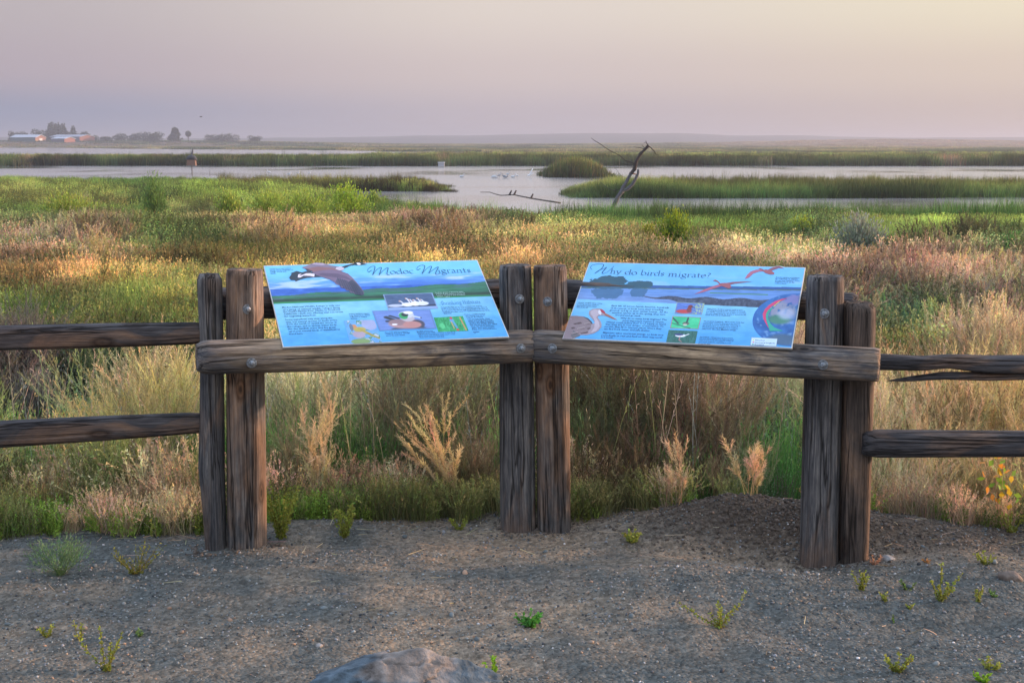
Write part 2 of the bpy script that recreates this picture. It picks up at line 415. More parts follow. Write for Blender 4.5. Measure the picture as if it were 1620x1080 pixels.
def p_grass(n=90, h=.55, r=.16, w=.0035, lean=.28, heads=.5, dry=True, segs=3):
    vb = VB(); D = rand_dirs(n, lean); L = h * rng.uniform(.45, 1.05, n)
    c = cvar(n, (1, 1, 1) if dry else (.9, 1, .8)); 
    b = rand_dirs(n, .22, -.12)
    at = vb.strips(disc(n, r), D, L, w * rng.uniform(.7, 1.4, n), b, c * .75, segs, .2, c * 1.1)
    k = int(n * heads)
    if k:
        for j in range(9):
            t = np.clip(rng.uniform(.72, 1.0, n), 0, 1); P, T = at(t); sel = rng.permutation(n)[:k]
            T = T[sel] / np.linalg.norm(T[sel], axis=1, keepdims=True)
            vb.cards(P[sel], T + rng.normal(0, .45, (k, 3)), h * rng.uniform(.03, .07, k), w * 1.6, c[sel] * [1.3, 1.2, 1.1])
    return vb

def p_forb(stems=16, h=.5, r=.14, lw=.008, ll=.03, lean=.3, nl=34, tip=None, sw=.004):
    vb = VB(); D = rand_dirs(stems, lean); L = h * rng.uniform(.5, 1.05, stems); b = rand_dirs(stems, .15, .0)
    at = vb.strips(disc(stems, r), D, L, sw, b, cvar(stems, (.8, .75, .6)), 3, .4)
    for j in range(nl):
        t = np.clip((j + rng.uniform(0, 1, stems)) / nl, .1, 1); P, T = at(t)
        c = cvar(stems, (1, 1, 1), .22)
        if tip is not None: c = np.where((t > .8)[:, None], c * tip, c)
        vb.cards(P, T * .6 + rng.normal(0, .55, (stems, 3)), ll * (1.25 - .7 * t) * rng.uniform(.7, 1.3, stems), lw * rng.uniform(.7, 1.3, stems), c)
    return vb

def p_plume(stems=9, h=.7, r=.06, w=.0022, lean=.3, br=7, pods=26, sc=1.):
    """dry mustard: branched stems with feathery upswept pods"""
    vb = VB(); D = rand_dirs(stems, lean); L = h * rng.uniform(.6, 1.05, stems); b = rand_dirs(stems, .2, .0)
    at = vb.strips(disc(stems, r), D, L, w * 1.8, b, cvar(stems, (.7, .62, .5)), 4, .4)
    for j in range(br):
        t = rng.uniform(.35, .97, stems); P, T = at(t); T /= np.linalg.norm(T, axis=1, keepdims=True)
        bd = T * .9 + rand_dirs(stems, .55, .1); bl = L * rng.uniform(.18, .34, stems)
        c = cvar(stems, (1, .95, .88), .15)
        bt = vb.strips(P, bd, bl, w, rand_dirs(stems, .15, .15), c * .8, 2, .5)
        for k in range(pods):
            q, qd = bt(np.clip(.15 + .85 * (k + rng.uniform(0, 1, stems)) / pods, 0, 1)); qd /= np.linalg.norm(qd, axis=1, keepdims=True)
            vb.cards(q, qd + rng.normal(0, .5, (stems, 3)), sc * .03 * rng.uniform(.7, 1.3, stems), sc * w * 1.5, c * rng.uniform(.85, 1.25, (stems, 1)))
    return vb

def p_reed(n=46, h=1.35, r=.3, w=.018, lean=.09, segs=3, brown=.12):
    vb = VB(); D = rand_dirs(n, lean); L = h * rng.uniform(.55, 1.05, n)
    c = cvar(n, (1, 1, 1), .22); dead = rng.uniform(size=n) < brown
    c = np.where(dead[:, None], c * [2.0, 1.35, 1.5], c)
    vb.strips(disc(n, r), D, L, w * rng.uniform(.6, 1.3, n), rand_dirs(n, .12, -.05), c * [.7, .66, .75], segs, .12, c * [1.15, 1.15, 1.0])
    return vb

def p_bush(n=160, h=.7, r=.5, lw=.02, ll=.05, nl=14, tip=(1, 1, 1), flat=.9, sw=.006, inner=(.5, .45, .4)):
    """rounded shrub of many radiating twigs with leaf tufts on the outer half"""
    vb = VB(); a = rng.uniform(0, 2 * np.pi, n); q = rng.uniform(0, 1, n) ** .6
    D = np.stack([np.cos(a) * q * r, np.sin(a) * q * r, h * np.sqrt(1 - q ** 2 * flat)], 1); L = np.linalg.norm(D, axis=1) * rng.uniform(.72, 1.04, n)
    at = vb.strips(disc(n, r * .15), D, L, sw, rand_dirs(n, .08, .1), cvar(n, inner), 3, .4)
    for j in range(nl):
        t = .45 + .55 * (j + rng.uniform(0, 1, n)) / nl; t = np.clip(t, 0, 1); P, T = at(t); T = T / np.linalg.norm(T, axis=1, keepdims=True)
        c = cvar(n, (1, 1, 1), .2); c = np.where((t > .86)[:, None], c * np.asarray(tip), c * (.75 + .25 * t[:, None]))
        P = P + rng.normal(0, ll * .5, (n, 3))
        vb.cards(P, T + np.array([0, 0, .5]) + rng.normal(0, .35, (n, 3)), ll * rng.uniform(.6, 1.3, n), lw * rng.uniform(.7, 1.2, n), c)
    return vb

PROTO = {}
def proto(key, makers):
    colx = bpy.data.collections.new('plants_' + key)
    for i, vb in enumerate(makers):
        o = vb.build('%s_clump_%d' % (key, i), VEG, link=False); colx.objects.link(o)
    PROTO[key] = (colx, len(makers))

def make_protos():
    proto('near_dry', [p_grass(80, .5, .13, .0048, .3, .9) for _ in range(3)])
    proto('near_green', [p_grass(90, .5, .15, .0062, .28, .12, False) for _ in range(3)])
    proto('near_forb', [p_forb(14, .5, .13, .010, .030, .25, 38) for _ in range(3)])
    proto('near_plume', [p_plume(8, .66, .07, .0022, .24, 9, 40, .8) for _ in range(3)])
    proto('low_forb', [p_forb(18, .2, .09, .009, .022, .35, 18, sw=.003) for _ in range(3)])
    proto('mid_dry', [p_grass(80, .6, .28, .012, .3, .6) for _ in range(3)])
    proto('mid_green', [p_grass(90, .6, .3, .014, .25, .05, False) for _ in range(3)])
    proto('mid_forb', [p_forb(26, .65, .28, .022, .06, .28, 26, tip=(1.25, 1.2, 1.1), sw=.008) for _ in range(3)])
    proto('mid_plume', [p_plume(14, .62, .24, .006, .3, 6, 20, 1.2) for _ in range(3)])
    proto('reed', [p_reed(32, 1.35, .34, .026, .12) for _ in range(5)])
    proto('far_reed', [p_reed(40, 1.4, 1.0, .08, .13, 2, .14) for _ in range(4)])
    proto('far_tuft', [p_reed(60, .8, 1.6, .14, .25, 2, .1) for _ in range(3)])

def gn_group(key):
    colx, nv = PROTO[key]
    ng = bpy.data.node_groups.new('scatter_' + key, 'GeometryNodeTree')
    ng.interface.new_socket('Geometry', in_out='INPUT', socket_type='NodeSocketGeometry')
    ng.interface.new_socket('Geometry', in_out='OUTPUT', socket_type='NodeSocketGeometry')
    gi = ng.nodes.new('NodeGroupInput'); go = ng.nodes.new('NodeGroupOutput')
    ip = ng.nodes.new('GeometryNodeInstanceOnPoints'); ci = ng.nodes.new('GeometryNodeCollectionInfo')
    ci.inputs['Collection'].default_value = colx; ci.inputs['Separate Children'].default_value = True; ci.inputs['Reset Children'].default_value = True
    def na(n, dt):
        a = ng.nodes.new('GeometryNodeInputNamedAttribute'); a.data_type = dt; a.inputs['Name'].default_value = n; return a
    ai, ar, as_ = na('vidx', 'INT'), na('rot', 'FLOAT_VECTOR'), na('scl', 'FLOAT_VECTOR')
    def ao(a): return [o for o in a.outputs if o.enabled and o.name == 'Attribute'][0]
    ng.links.new(gi.outputs[0], ip.inputs['Points']); ng.links.new(ci.outputs[0], ip.inputs['Instance'])
    ip.inputs['Pick Instance'].default_value = True
    ng.links.new(ao(ai), ip.inputs['Instance Index']); ng.links.new(ao(ar), ip.inputs['Rotation']); ng.links.new(ao(as_), ip.inputs['Scale'])
    ng.links.new(ip.outputs[0], go.inputs[0])
    return ng

def scatter(name, key, P, S, tint, label, cat, rotx=.06):
    n = len(P); me = bpy.data.meshes.new(name); me.vertices.add(n); me.vertices.foreach_set('co', np.asarray(P, np.float32).ravel())
    nv = PROTO[key][1]
    a = me.attributes.new('vidx', 'INT', 'POINT'); a.data.foreach_set('value', rng.integers(0, nv, n).astype(np.int32))
    rot = np.stack([rng.normal(0, rotx, n), rng.normal(0, rotx, n), rng.uniform(0, 6.283, n)], 1)
    a = me.attributes.new('rot', 'FLOAT_VECTOR', 'POINT'); a.data.foreach_set('vector', rot.astype(np.float32).ravel())
    S = np.asarray(S, float)
    if S.ndim == 1: S = np.stack([S, S, S], 1)
    a = me.attributes.new('scl', 'FLOAT_VECTOR', 'POINT'); a.data.foreach_set('vector', S.astype(np.float32).ravel())
    c = np.ones((n, 4), np.float32); c[:, :3] = tint
    a = me.attributes.new('tint', 'FLOAT_COLOR', 'POINT'); a.data.foreach_set('color', c.ravel())
    o = bpy.data.objects.new(name, me); COL.objects.link(o)
    md = o.modifiers.new('scatter', 'NODES'); md.node_group = gn_group(key)
    return tag(o, label, cat, kind='stuff')

# colour/kind map of the meadow: (px, py, rx, ry, kind, sRGB) painted over a base ; kinds: d dry g green f forb p plume
BLOBS = [
 (120, 285, 260, 22, 'f', (105, 128, 52)), (200, 283, 70, 12, 'g', (62, 118, 40)), (60, 310, 150, 24, 'f', (125, 138, 58)), (450, 315, 170, 34, 'f', (130, 148, 58)), (300, 330, 60, 10, 'd', (165, 145, 90)), (130, 322, 60, 8, 'p', (150, 130, 90)), (20, 300, 40, 10, 'd', (160, 145, 85)),
 (245, 315, 30, 45, 'f', (75, 105, 50)), (180, 335, 170, 14, 'g', (100, 122, 50)), (330, 300, 60, 20, 'f', (110, 145, 45)),
 (500, 300, 120, 14, 'f', (110, 135, 45)), (60, 385, 80, 30, 'd', (168, 135, 110)), (140, 372, 90, 16, 'p', (150, 135, 95)), (170, 400, 90, 14, 'p', (140, 125, 105)),
 (235, 375, 34, 24, 'f', (80, 110, 45)), (320, 372, 40, 24, 'f', (78, 105, 48)), (60, 352, 70, 16, 'f', (80, 110, 55)), (480, 352, 110, 20, 'd', (175, 140, 100)), (330, 345, 60, 12, 'd', (180, 150, 105)),
 (440, 372, 60, 16, 'p', (150, 120, 95)), (640, 345, 110, 16, 'd', (172, 138, 118)), (700, 360, 90, 14, 'p', (150, 128, 100)), (800, 350, 26, 24, 'f', (70, 100, 60)), (900, 352, 22, 18, 'f', (90, 110, 55)),
 (600, 385, 220, 22, 'd', (178, 148, 85)), (820, 385, 200, 24, 'd', (185, 155, 95)), (440, 395, 100, 16, 'g', (140, 135, 60)), (610, 372, 20, 14, 'g', (120, 130, 55)),
 (700, 325, 200, 16, 'g', (105, 135, 50)), (900, 335, 120, 14, 'g', (100, 140, 50)), (1000, 350, 100, 12, 'g', (105, 135, 60)),
 (1180, 368, 90, 20, 'g', (120, 145, 60)), (1270, 362, 60, 18, 'f', (95, 130, 70)), (1500, 365, 160, 16, 'g', (125, 140, 65)), (1580, 390, 50, 22, 'f', (80, 125, 60)), (1540, 382, 60, 12, 'p', (120, 105, 80)),
 (1100, 392, 140, 16, 'd', (190, 165, 115)), (1240, 398, 100, 18, 'd', (195, 165, 130)), (1440, 402, 160, 16, 'd', (185, 155, 120)), (1560, 345, 160, 8, 'g', (150, 165, 70)),
 (170, 425, 170, 26, 'd', (180, 140, 80)), (40, 440, 70, 30, 'd', (175, 140, 80)), (330, 425, 60, 20, 'g', (110, 120, 50)), (230, 470, 110, 40, 'g', (115, 125, 55)), (60, 490, 80, 26, 'g', (100, 135, 55)),
 (120, 490, 60, 26, 'd', (150, 140, 80)), (290, 480, 50, 30, 'd', (150, 135, 65)), (350, 430, 40, 16, 'p', (140, 110, 85)), (600, 420, 300, 20, 'd', (178, 150, 80)), (880, 420, 130, 20, 'd', (178, 145, 90)),
 (1330, 425, 50, 22, 'd', (180, 140, 110)), (1370, 445, 40, 24, 'p', (160, 125, 100)), (1460, 440, 90, 30, 'p', (185, 145, 120)), (1560, 430, 90, 26, 'p', (170, 145, 110)), (1430, 500, 55, 28, 'f', (70, 105, 70)), (1475, 505, 40, 18, 'g', (80, 130, 55)),
 (1540, 490, 80, 40, 'p', (165, 150, 120)), (1600, 530, 60, 30, 'd', (190, 160, 110)), (1430, 540, 60, 20, 'd', (160, 150, 80)), (1340, 470, 60, 30, 'p', (140, 115, 100)),
 (1460, 630, 110, 50, 'd', (170, 140, 90)), (1590, 640, 60, 50, 'p', (175, 150, 110)), (1510, 620, 30, 40, 'f', (115, 130, 60)), (1550, 600, 40, 30, 'p', (150, 125, 110)),
 (60, 600, 60, 30, 'p', (92, 85, 88)), (130, 590, 60, 30, 'f', (60, 90, 55)), (250, 590, 70, 40, 'f', (65, 100, 45)), (210, 640, 70, 26, 'p', (180, 155, 125)), (40, 645, 50, 18, 'd', (180, 150, 110)), (110, 640, 50, 16, 'f', (75, 110, 50)), (290, 640, 30, 30, 'f', (80, 110, 50)),
 (100, 730, 140, 22, 'f', (120, 110, 60)), (260, 735, 70, 30, 'g', (85, 115, 50)), (40, 715, 60, 14, 'd', (150, 115, 70)), (240, 715, 60, 16, 'p', (150, 115, 85)), (130, 785, 200, 30, 'd', (205, 160, 100)), (300, 790, 40, 30, 'd', (200, 160, 100)),
 (500, 610, 110, 36, 'g', (50, 85, 45)), (650, 640, 120, 40, 'g', (55, 92, 45)), (480, 680, 50, 50, 'p', (175, 160, 120)), (620, 610, 26, 36, 'p', (175, 150, 115)), (730, 600, 60, 30, 'f', (120, 130, 60)), (740, 650, 50, 50, 'p', (170, 145, 105)),
 (620, 720, 60, 30, 'p', (155, 135, 105)), (680, 750, 80, 40, 'g', (60, 90, 50)), (560, 690, 60, 20, 'g', (75, 100, 50)), (770, 740, 40, 40, 'p', (140, 115, 90)), (510, 775, 50, 20, 'd', (205, 165, 120)), (600, 770, 60, 20, 'd', (160, 135, 90)), (440, 740, 40, 40, 'f', (95, 115, 50)),
 (700, 790, 80, 16, 'g', (90, 110, 55)), (970, 600, 80, 40, 'f', (125, 130, 65)), (1060, 590, 60, 40, 'd', (165, 140, 85)), (1160, 630, 90, 50, 'p', (185, 150, 120)), (1240, 640, 50, 40, 'p', (180, 155, 130)), (980, 680, 70, 30, 'p', (120, 90, 65)), (970, 730, 60, 30, 'f', (65, 100, 50)),
 (1060, 700, 60, 30, 'p', (125, 100, 75)), (1110, 730, 70, 30, 'p', (125, 95, 75)), (1220, 710, 50, 40, 'f', (90, 115, 70)), (1080, 780, 50, 26, 'd', (190, 140, 90)), (1000, 790, 50, 20, 'f', (90, 110, 55)), (1180, 780, 60, 22, 'p', (150, 105, 70)), (1240, 785, 30, 20, 'd', (190, 130, 80)),
 (930, 780, 40, 20, 'f', (90, 105, 50)), (1440, 720, 70, 30, 'p', (165, 140, 110)), (1540, 730, 80, 40, 'p', (130, 110, 70)), (1500, 765, 60, 30, 'd', (130, 100, 70)), (1430, 770, 50, 26, 'f', (100, 105, 65)), (1450, 800, 90, 20, 'd', (200, 165, 120)), (1560, 800, 60, 20, 'p', (140, 95, 65)),
]
def kindmap(x, y, z, h):
    """returns kind probs (n,4) and colour (n,3 sRGB)"""
    px, py = proj(x, y, z + h)
    px = px + rng.normal(0, 10, len(px)); py = py + rng.normal(0, 4, len(py))
    nz = fbm(x * .5, y * .35, 61)
    wts = np.full(len(x), .05); kp = np.zeros((len(x), 4)); colr = np.zeros((len(x), 3))
    basec = np.where((nz > .5)[:, None], np.array([165, 140, 85]), np.array([110, 122, 58]))
    colr += basec * .05; kp[:, 0] += .05 * (nz > .5); kp[:, 1] += .05 * (nz <= .5)
    for bx, by, rx, ry, k, c in BLOBS:
        w = np.exp(-(((px - bx) / rx) ** 2 + ((py - by) / ry) ** 2) * 1.1) ** 1.3
        kp[:, 'dgfp'.index(k)] += w; wts += w; colr += w[:, None] * np.array(c)
    colr /= wts[:, None]; kp = kp ** 1.6; kp /= kp.sum(1, keepdims=True)
    return kp, colr

ALB = 1.3      # palette (as seen) -> albedo
def tintof(colr, s=.30, k=ALB):
    n = len(colr)
    g_ = colr.mean(1, keepdims=True); colr = (g_ + (colr - g_) * .78).clip(0, 255) 
    c = lin(colr) * k * np.array([.89, .97, 1.03]) * rng.normal(1, s, (n, 1)).clip(.35, 1.7) * rng.normal(1, .06, (n, 3))
    return c.clip(.004, .9)

def plants():
    make_protos()
    bush_keep = [(p[0], p[1], p[2]) for p in KEEPOUT]
    def place(n, d0, d1, half=.56, gam=1.0, minx=3.6):
        d = d0 + (d1 - d0) * rng.uniform(0, 1, n) ** gam
        x = rng.uniform(-1, 1, n) * np.maximum(minx, d * half)
        return x, d
    def emit(zone, x, y, h, szf, names, dens=None):
        ok = (y > edge_y(x) + .12) & (landmask(x, y) > .6)
        for bx, by, br in bush_keep: ok &= (x - bx) ** 2 + (y - by) ** 2 > br * br
        x = x[ok]; y = y[ok]; z = height(x, y)
        kp, colr = kindmap(x, y, z, h * .7)
        if zone != 'near':
            mixn = (fbm(x * 1.1, y * .5, 97) > .53) & (rng.uniform(size=len(x)) < .6) & (kp[:, 0] + kp[:, 2] * 0 + kp[:, 3] > .5)
            kp[mixn] = [0, .6, .4, 0]; colr[mixn] = colr[mixn] * .35 + np.array([112, 130, 62]) * .65
        cum = np.cumsum(kp, 1); r = rng.uniform(size=len(x))[:, None]; kind = (r > cum[:, :3]).sum(1)
        for k in range(4):
            s = kind == k
            if not s.any(): continue
            key, nm, lab = names[k]
            cc = np.clip(colr[s] * (1.2 if zone == 'near' else 1.0), 0, 235) * (.72 + .5 * ss(.3, .7, fbm(x[s] * .9, y[s] * .45, 93)))[:, None]
            lum = szf(x[s], y[s])
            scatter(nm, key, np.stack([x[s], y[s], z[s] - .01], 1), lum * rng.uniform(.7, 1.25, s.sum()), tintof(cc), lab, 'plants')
    # near
    n = 3600; x, y = place(n, 6.0, 11.5, .6)
    emit('near', x, y, .5, lambda x, y: .34 + .62 * ss(0.0, 1.4, y - edge_y(x)), [
        ('near_dry', 'dry_grass', 'straw coloured seeding grass thick behind the sign posts'), ('near_green', 'green_grass', 'green grass growing low behind the sign posts'),
        ('near_forb', 'leafy_weeds', 'leafy green weeds crowded behind the sign posts'), ('near_plume', 'dry_mustard', 'pinkish tan feathery dry weeds behind the sign posts')])
    n = 7500; x, y = place(n, 10.5, 24, .52)
    emit('mid', x, y, .5, lambda x, y: .8 + 0 * x, [
        ('mid_dry', 'dry_grass', 'golden dry grass of the near meadow beyond the fence'), ('mid_green', 'green_grass', 'green grass patches of the near meadow beyond the fence'),
        ('mid_forb', 'leafy_weeds', 'leafy weeds of the near meadow beyond the fence'), ('mid_plume', 'dry_mustard', 'tan feathery weeds of the near meadow beyond the fence')])
    n = 18000; x, y = place(n, 22, 64, .6)
    nearm = [('mid_dry', 'dry_grass', 'dry grass at the far side of the meadow near the pond'), ('mid_green', 'green_grass', 'green grass at the far side of the meadow near the pond'),
        ('mid_forb', 'leafy_weeds', 'leafy green weeds at the far side of the meadow near the pond'), ('mid_plume', 'dry_mustard', 'dry weeds at the far side of the meadow near the pond')]
    emit('far', x, y, .6, lambda x, y: 1.0 + 0 * x, nearm)
    n = 9000; d = 60 + 68 * rng.uniform(0, 1, n); x = (rng.uniform(-500, 760, n) - 810) / F * d
    emit('left', x, d, .8, lambda x, y: 1.3 - .45 * ss(85, 124, y), [(a, b, c.replace('far side of the meadow near the pond', 'left shore of the pond')) for a, b, c in nearm])
    # single upright stalks and blades that catch the light
    n = 900; d = rng.uniform(6.35, 8.8, n); x = rng.uniform(-1, 1, n) * d * .5; ok = d > edge_y(x) + .3; x, d = x[ok], d[ok]; n = len(x)
    pal = np.array([[.42, .36, .24], [.30, .36, .14], [.16, .26, .12], [.46, .34, .26], [.26, .30, .27]])[rng.integers(0, 5, n)]
    vb = VB(); L_ = rng.uniform(.35, .95, n); at = vb.strips(np.stack([x, d, height(x, d)], 1), rand_dirs(n, .16), L_, rng.uniform(.003, .0055, n), rand_dirs(n, .16, -.04), pal * rng.normal(1, .2, (n, 1)).clip(.5, 1.6), 5, .35)
    for j in range(14):
        P, T_ = at(np.clip(rng.uniform(.62, 1, n), 0, 1)); sel = rng.uniform(size=n) < .55
        vb.cards(P[sel], T_[sel] / np.linalg.norm(T_[sel], axis=1, keepdims=True) + rng.normal(0, .4, (sel.sum(), 3)), .026, .004, pal[sel] * 1.25)
    tag(vb.build('tall_stalks', VEGP), 'thin upright stalks standing out of the weeds behind the sign posts', 'stalks', kind='stuff')
    n = 700; d = rng.uniform(6.4, 8.2, n); x = rng.uniform(-1, 1, n) * d * .5; pp, _ = proj(x, d, 0 * x); ok = (d > edge_y(x) + .35) & (rng.uniform(size=n) < np.interp(pp, [0, 100, 330, 430, 700, 800, 920, 1100, 1200, 1270, 1400], [.6, .4, .5, 1, 1, .4, .5, .25, .6, .5, .15])); x, d = x[ok], d[ok]
    scatter('green_grass', 'near_green', np.stack([x, d, height(x, d)], 1), np.stack([.5 + 0 * x, .5 + 0 * x, rng.uniform(.7, 1.25, len(x))], 1), tintof(np.tile([[82, 128, 58]], (len(x), 1))), 'fresh upright green grass between the sign posts', 'grass')
    # fringe on the gravel edge
    n = 1900; x = rng.uniform(-3.2, 3.2, n); y = edge_y(x) + np.abs(rng.normal(.0, .16, n)) - .02; bk = rng.uniform(size=n) < .42; y = np.where(bk, edge_y(x) + rng.uniform(.25, 1.1, n), y); pxx, _ = proj(x, y, 0 * x)
    dens = np.interp(pxx, [-200, 20, 60, 300, 330, 420, 430, 560, 600, 790, 800, 900, 910, 1080, 1090, 1370, 1400, 1450, 1900], [1, 1, .9, .8, .1, .1, 1, 1, .75, .6, .2, .2, .6, .5, .05, .02, .3, .35, .35])
    ok = rng.uniform(size=n) < dens; bk = bk[ok]; x = x[ok]; y = y[ok]; pxx = pxx[ok]; z = height(x, y)
    gr = rng.uniform(size=len(x)) < np.interp(pxx, [0, 300, 430, 560, 600, 800, 1000, 1600], [.6, .5, .9, .8, .15, .2, .3, .2]) * np.where(bk, .12, 1)
    P = np.stack([x, y, z - .005], 1)
    scatter('low_weeds', 'low_forb', P[gr], rng.uniform(.3, .8, gr.sum()), tintof(np.tile([[130, 155, 50]], (gr.sum(), 1))), 'low bright green weeds fringing the edge of the gravel', 'weeds')
    g2 = ~gr
    scatter('short_dry_grass', 'near_dry', P[g2], (.16 + .42 * fbm(x[g2] * 3, y[g2] * 3, 85) * rng.uniform(.5, 1.3, g2.sum())) * np.where(bk[g2], 1.75, 1), tintof(np.where((fbm(x[g2] * 2.2, y[g2] * 2, 87) > .56)[:, None], np.array([[130, 130, 70]]), np.array([[200, 168, 125]]))), 'short pale dry grass fringing the edge of the gravel', 'grass')
    # near reeds right
    def reeds(nm, key, x, y, h, colr, lab, lift=0, mask=True, top=None):
        if mask:
            ok = landmask(x, y) > .35; x, y, colr = x[ok], y[ok], colr[ok]
            if np.ndim(h): h = h[ok]
        z = np.maximum(height(x, y), WATER - .05)
        S = np.stack([np.ones(len(x)), np.ones(len(x)), np.broadcast_to(h, len(x)) * (.8 + .45 * fbm(x * .9, y * .5, 83)) * rng.uniform(.65, 1.2, len(x))], 1)
        S[rng.uniform(size=len(x)) < .05] *= [.5, .5, 1.35]
        colr = colr * (.72 + .55 * ss(.3, .7, fbm(x * .13, y * .09, 95)))[:, None]
        scatter(nm, key, np.stack([x, y, z - .02], 1), S, tintof(colr, k=.95), lab, 'reeds', .05)
    n = 4200; d = rng.uniform(45, 60, n); c = rng.uniform(830, 2400, n) ; x = (c - 810) / F * d
    keep = rng.uniform(size=n) < ss(820, 960, c) * (.35 + .9 * ss(.35, .55, fbm(x * .5, d * .5, 91))); x, d, c = x[keep], d[keep], c[keep]
    mixg = fbm(x * .4, d * .4, 71)[:, None]
    reeds('reeds', 'reed', x, d, .62 - (d - 45) * .010 + .34 * fbm(x * .35, d * .3, 72), np.array([48, 104, 38]) + mixg * np.array([50, 24, 18]), 'bright green cattail reeds on the near right shore of the pond')
    n = 900; d = rng.uniform(57, 64, n); c = rng.uniform(520, 960, n); x = (c - 810) / F * d
    reeds('reeds', 'reed', x, d, .5 + .25 * rng.uniform(size=n), np.tile([95, 130, 50], (n, 1)), 'short thin green reeds at the near edge of the open pond')
    n = 8500; d = 89 + 20 * rng.uniform(0, 1, n) ** 1.4; c = rng.uniform(890, 2500, n); x = (c - 810) / F * d
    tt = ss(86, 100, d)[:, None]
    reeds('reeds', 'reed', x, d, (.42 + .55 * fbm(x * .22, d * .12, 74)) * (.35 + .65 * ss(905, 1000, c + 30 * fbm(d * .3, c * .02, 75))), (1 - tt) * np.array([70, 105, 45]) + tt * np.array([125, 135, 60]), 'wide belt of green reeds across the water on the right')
    n = 700; d = rng.uniform(142, 166, n); c = rng.normal(912, 24, n); x = (c - 810) / F * d
    reeds('reeds', 'far_reed', x, d, (1.2 - .9 * np.abs((c - 908) / 55) ** 1.5).clip(.25, 2), np.array([95, 105, 50]) + rng.normal(0, 8, (n, 3)), 'rounded reed island in the middle of the pond')
    n = 1300; d = rng.uniform(99, 114, n); c = rng.uniform(350, 722, n); x = (c - 810) / F * d
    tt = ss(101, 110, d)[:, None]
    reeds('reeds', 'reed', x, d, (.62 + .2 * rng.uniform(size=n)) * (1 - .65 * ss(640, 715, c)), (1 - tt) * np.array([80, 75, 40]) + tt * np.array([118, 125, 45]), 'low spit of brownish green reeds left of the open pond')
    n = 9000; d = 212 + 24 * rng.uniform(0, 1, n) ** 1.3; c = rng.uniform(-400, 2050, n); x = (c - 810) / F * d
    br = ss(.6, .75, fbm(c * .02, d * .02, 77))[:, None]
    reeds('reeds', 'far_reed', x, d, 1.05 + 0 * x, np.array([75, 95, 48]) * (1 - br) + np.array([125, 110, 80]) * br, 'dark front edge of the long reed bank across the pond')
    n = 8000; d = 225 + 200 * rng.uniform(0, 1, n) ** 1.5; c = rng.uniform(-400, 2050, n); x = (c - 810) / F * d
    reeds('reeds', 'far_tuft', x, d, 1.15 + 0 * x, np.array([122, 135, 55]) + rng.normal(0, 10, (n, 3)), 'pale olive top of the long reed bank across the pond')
    n = 7000; d = 430 + 1000 * rng.uniform(0, 1, n) ** 1.6; c = rng.uniform(-300, 1950, n); x = (c - 810) / F * d
    sz = np.stack([d / 260, d / 260, .8 + d / 1500], 1)
    ok = landmask(x, d) > .6; x, d, c = x[ok], d[ok], c[ok]; sz = sz[ok]
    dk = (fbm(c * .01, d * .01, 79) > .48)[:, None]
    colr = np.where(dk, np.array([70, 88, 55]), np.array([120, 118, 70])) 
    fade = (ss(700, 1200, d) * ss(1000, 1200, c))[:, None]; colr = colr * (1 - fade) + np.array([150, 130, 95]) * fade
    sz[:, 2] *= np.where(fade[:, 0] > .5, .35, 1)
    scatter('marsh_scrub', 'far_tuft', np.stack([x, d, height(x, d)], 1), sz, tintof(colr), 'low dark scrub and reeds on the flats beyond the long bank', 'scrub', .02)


# ------------------------------------------------------------------ fence and signs
SIDE = {  # panel bottom-centre (camera-relative), yaw, tilt : solved from the photographed corners
 'L': dict(c=(-.4435, 5.533), z=CH - .7745, yaw=math.radians(18.7), tilt=math.radians(32.7)),
 'R': dict(c=(.6395, 5.544), z=CH - .781, yaw=math.radians(-17.25), tilt=math.radians(32.3))}
PW, PLN = .914, .5135
for k, s in SIDE.items():
    s['u'] = Vector((math.cos(s['yaw']), math.sin(s['yaw']), 0)); s['n'] = Vector((-math.sin(s['yaw']), math.cos(s['yaw']), 0))
    s['v'] = s['n'] * math.cos(s['tilt']) + Vector((0, 0, math.sin(s['tilt']))); s['w'] = s['u'].cross(s['v'])
    s['p'] = Vector((s['c'][0], s['c'][1], s['z']))
    M = Matrix.Identity(4)
    for i, a in enumerate((s['u'], s['v'], s['w'])):
        for j in range(3): M[j][i] = a[j]
    M.translation = s['p']; s['M'] = M

CAM = Vector((0, 0, CH))
def ray(px, py):
    return W(px, py, 1.0) - CAM
def hit(px, py, p, n):
    d = ray(px, py); return CAM + d * ((p - CAM).dot(n) / d.dot(n))
def onrail(side, px, py, off):
    s = SIDE[side]; return hit(px, py, s['p'] + s['n'] * off, s['n'])
def loc(side, px, py):
    s = SIDE[side]; q = hit(px, py, s['p'], s['w']) - s['p']; return (q.dot(s['u']), q.dot(s['v']))
def Dcam(p): return p.y * CT - (p.z - CH) * ST
def GR(px, py, dmin=3.0, dmax=400):
    """first ground point along the pixel ray"""
    d = ray(px, py); ts = dmin * (dmax / dmin) ** np.linspace(0, 1, 900)
    z = CH + d.z * ts; h = height(d.x * ts, d.y * ts); w = np.where(z <= h)[0]
    i = w[0] if len(w) else len(ts) - 1
    return Vector((d.x * ts[i], d.y * ts[i], float(h[i])))

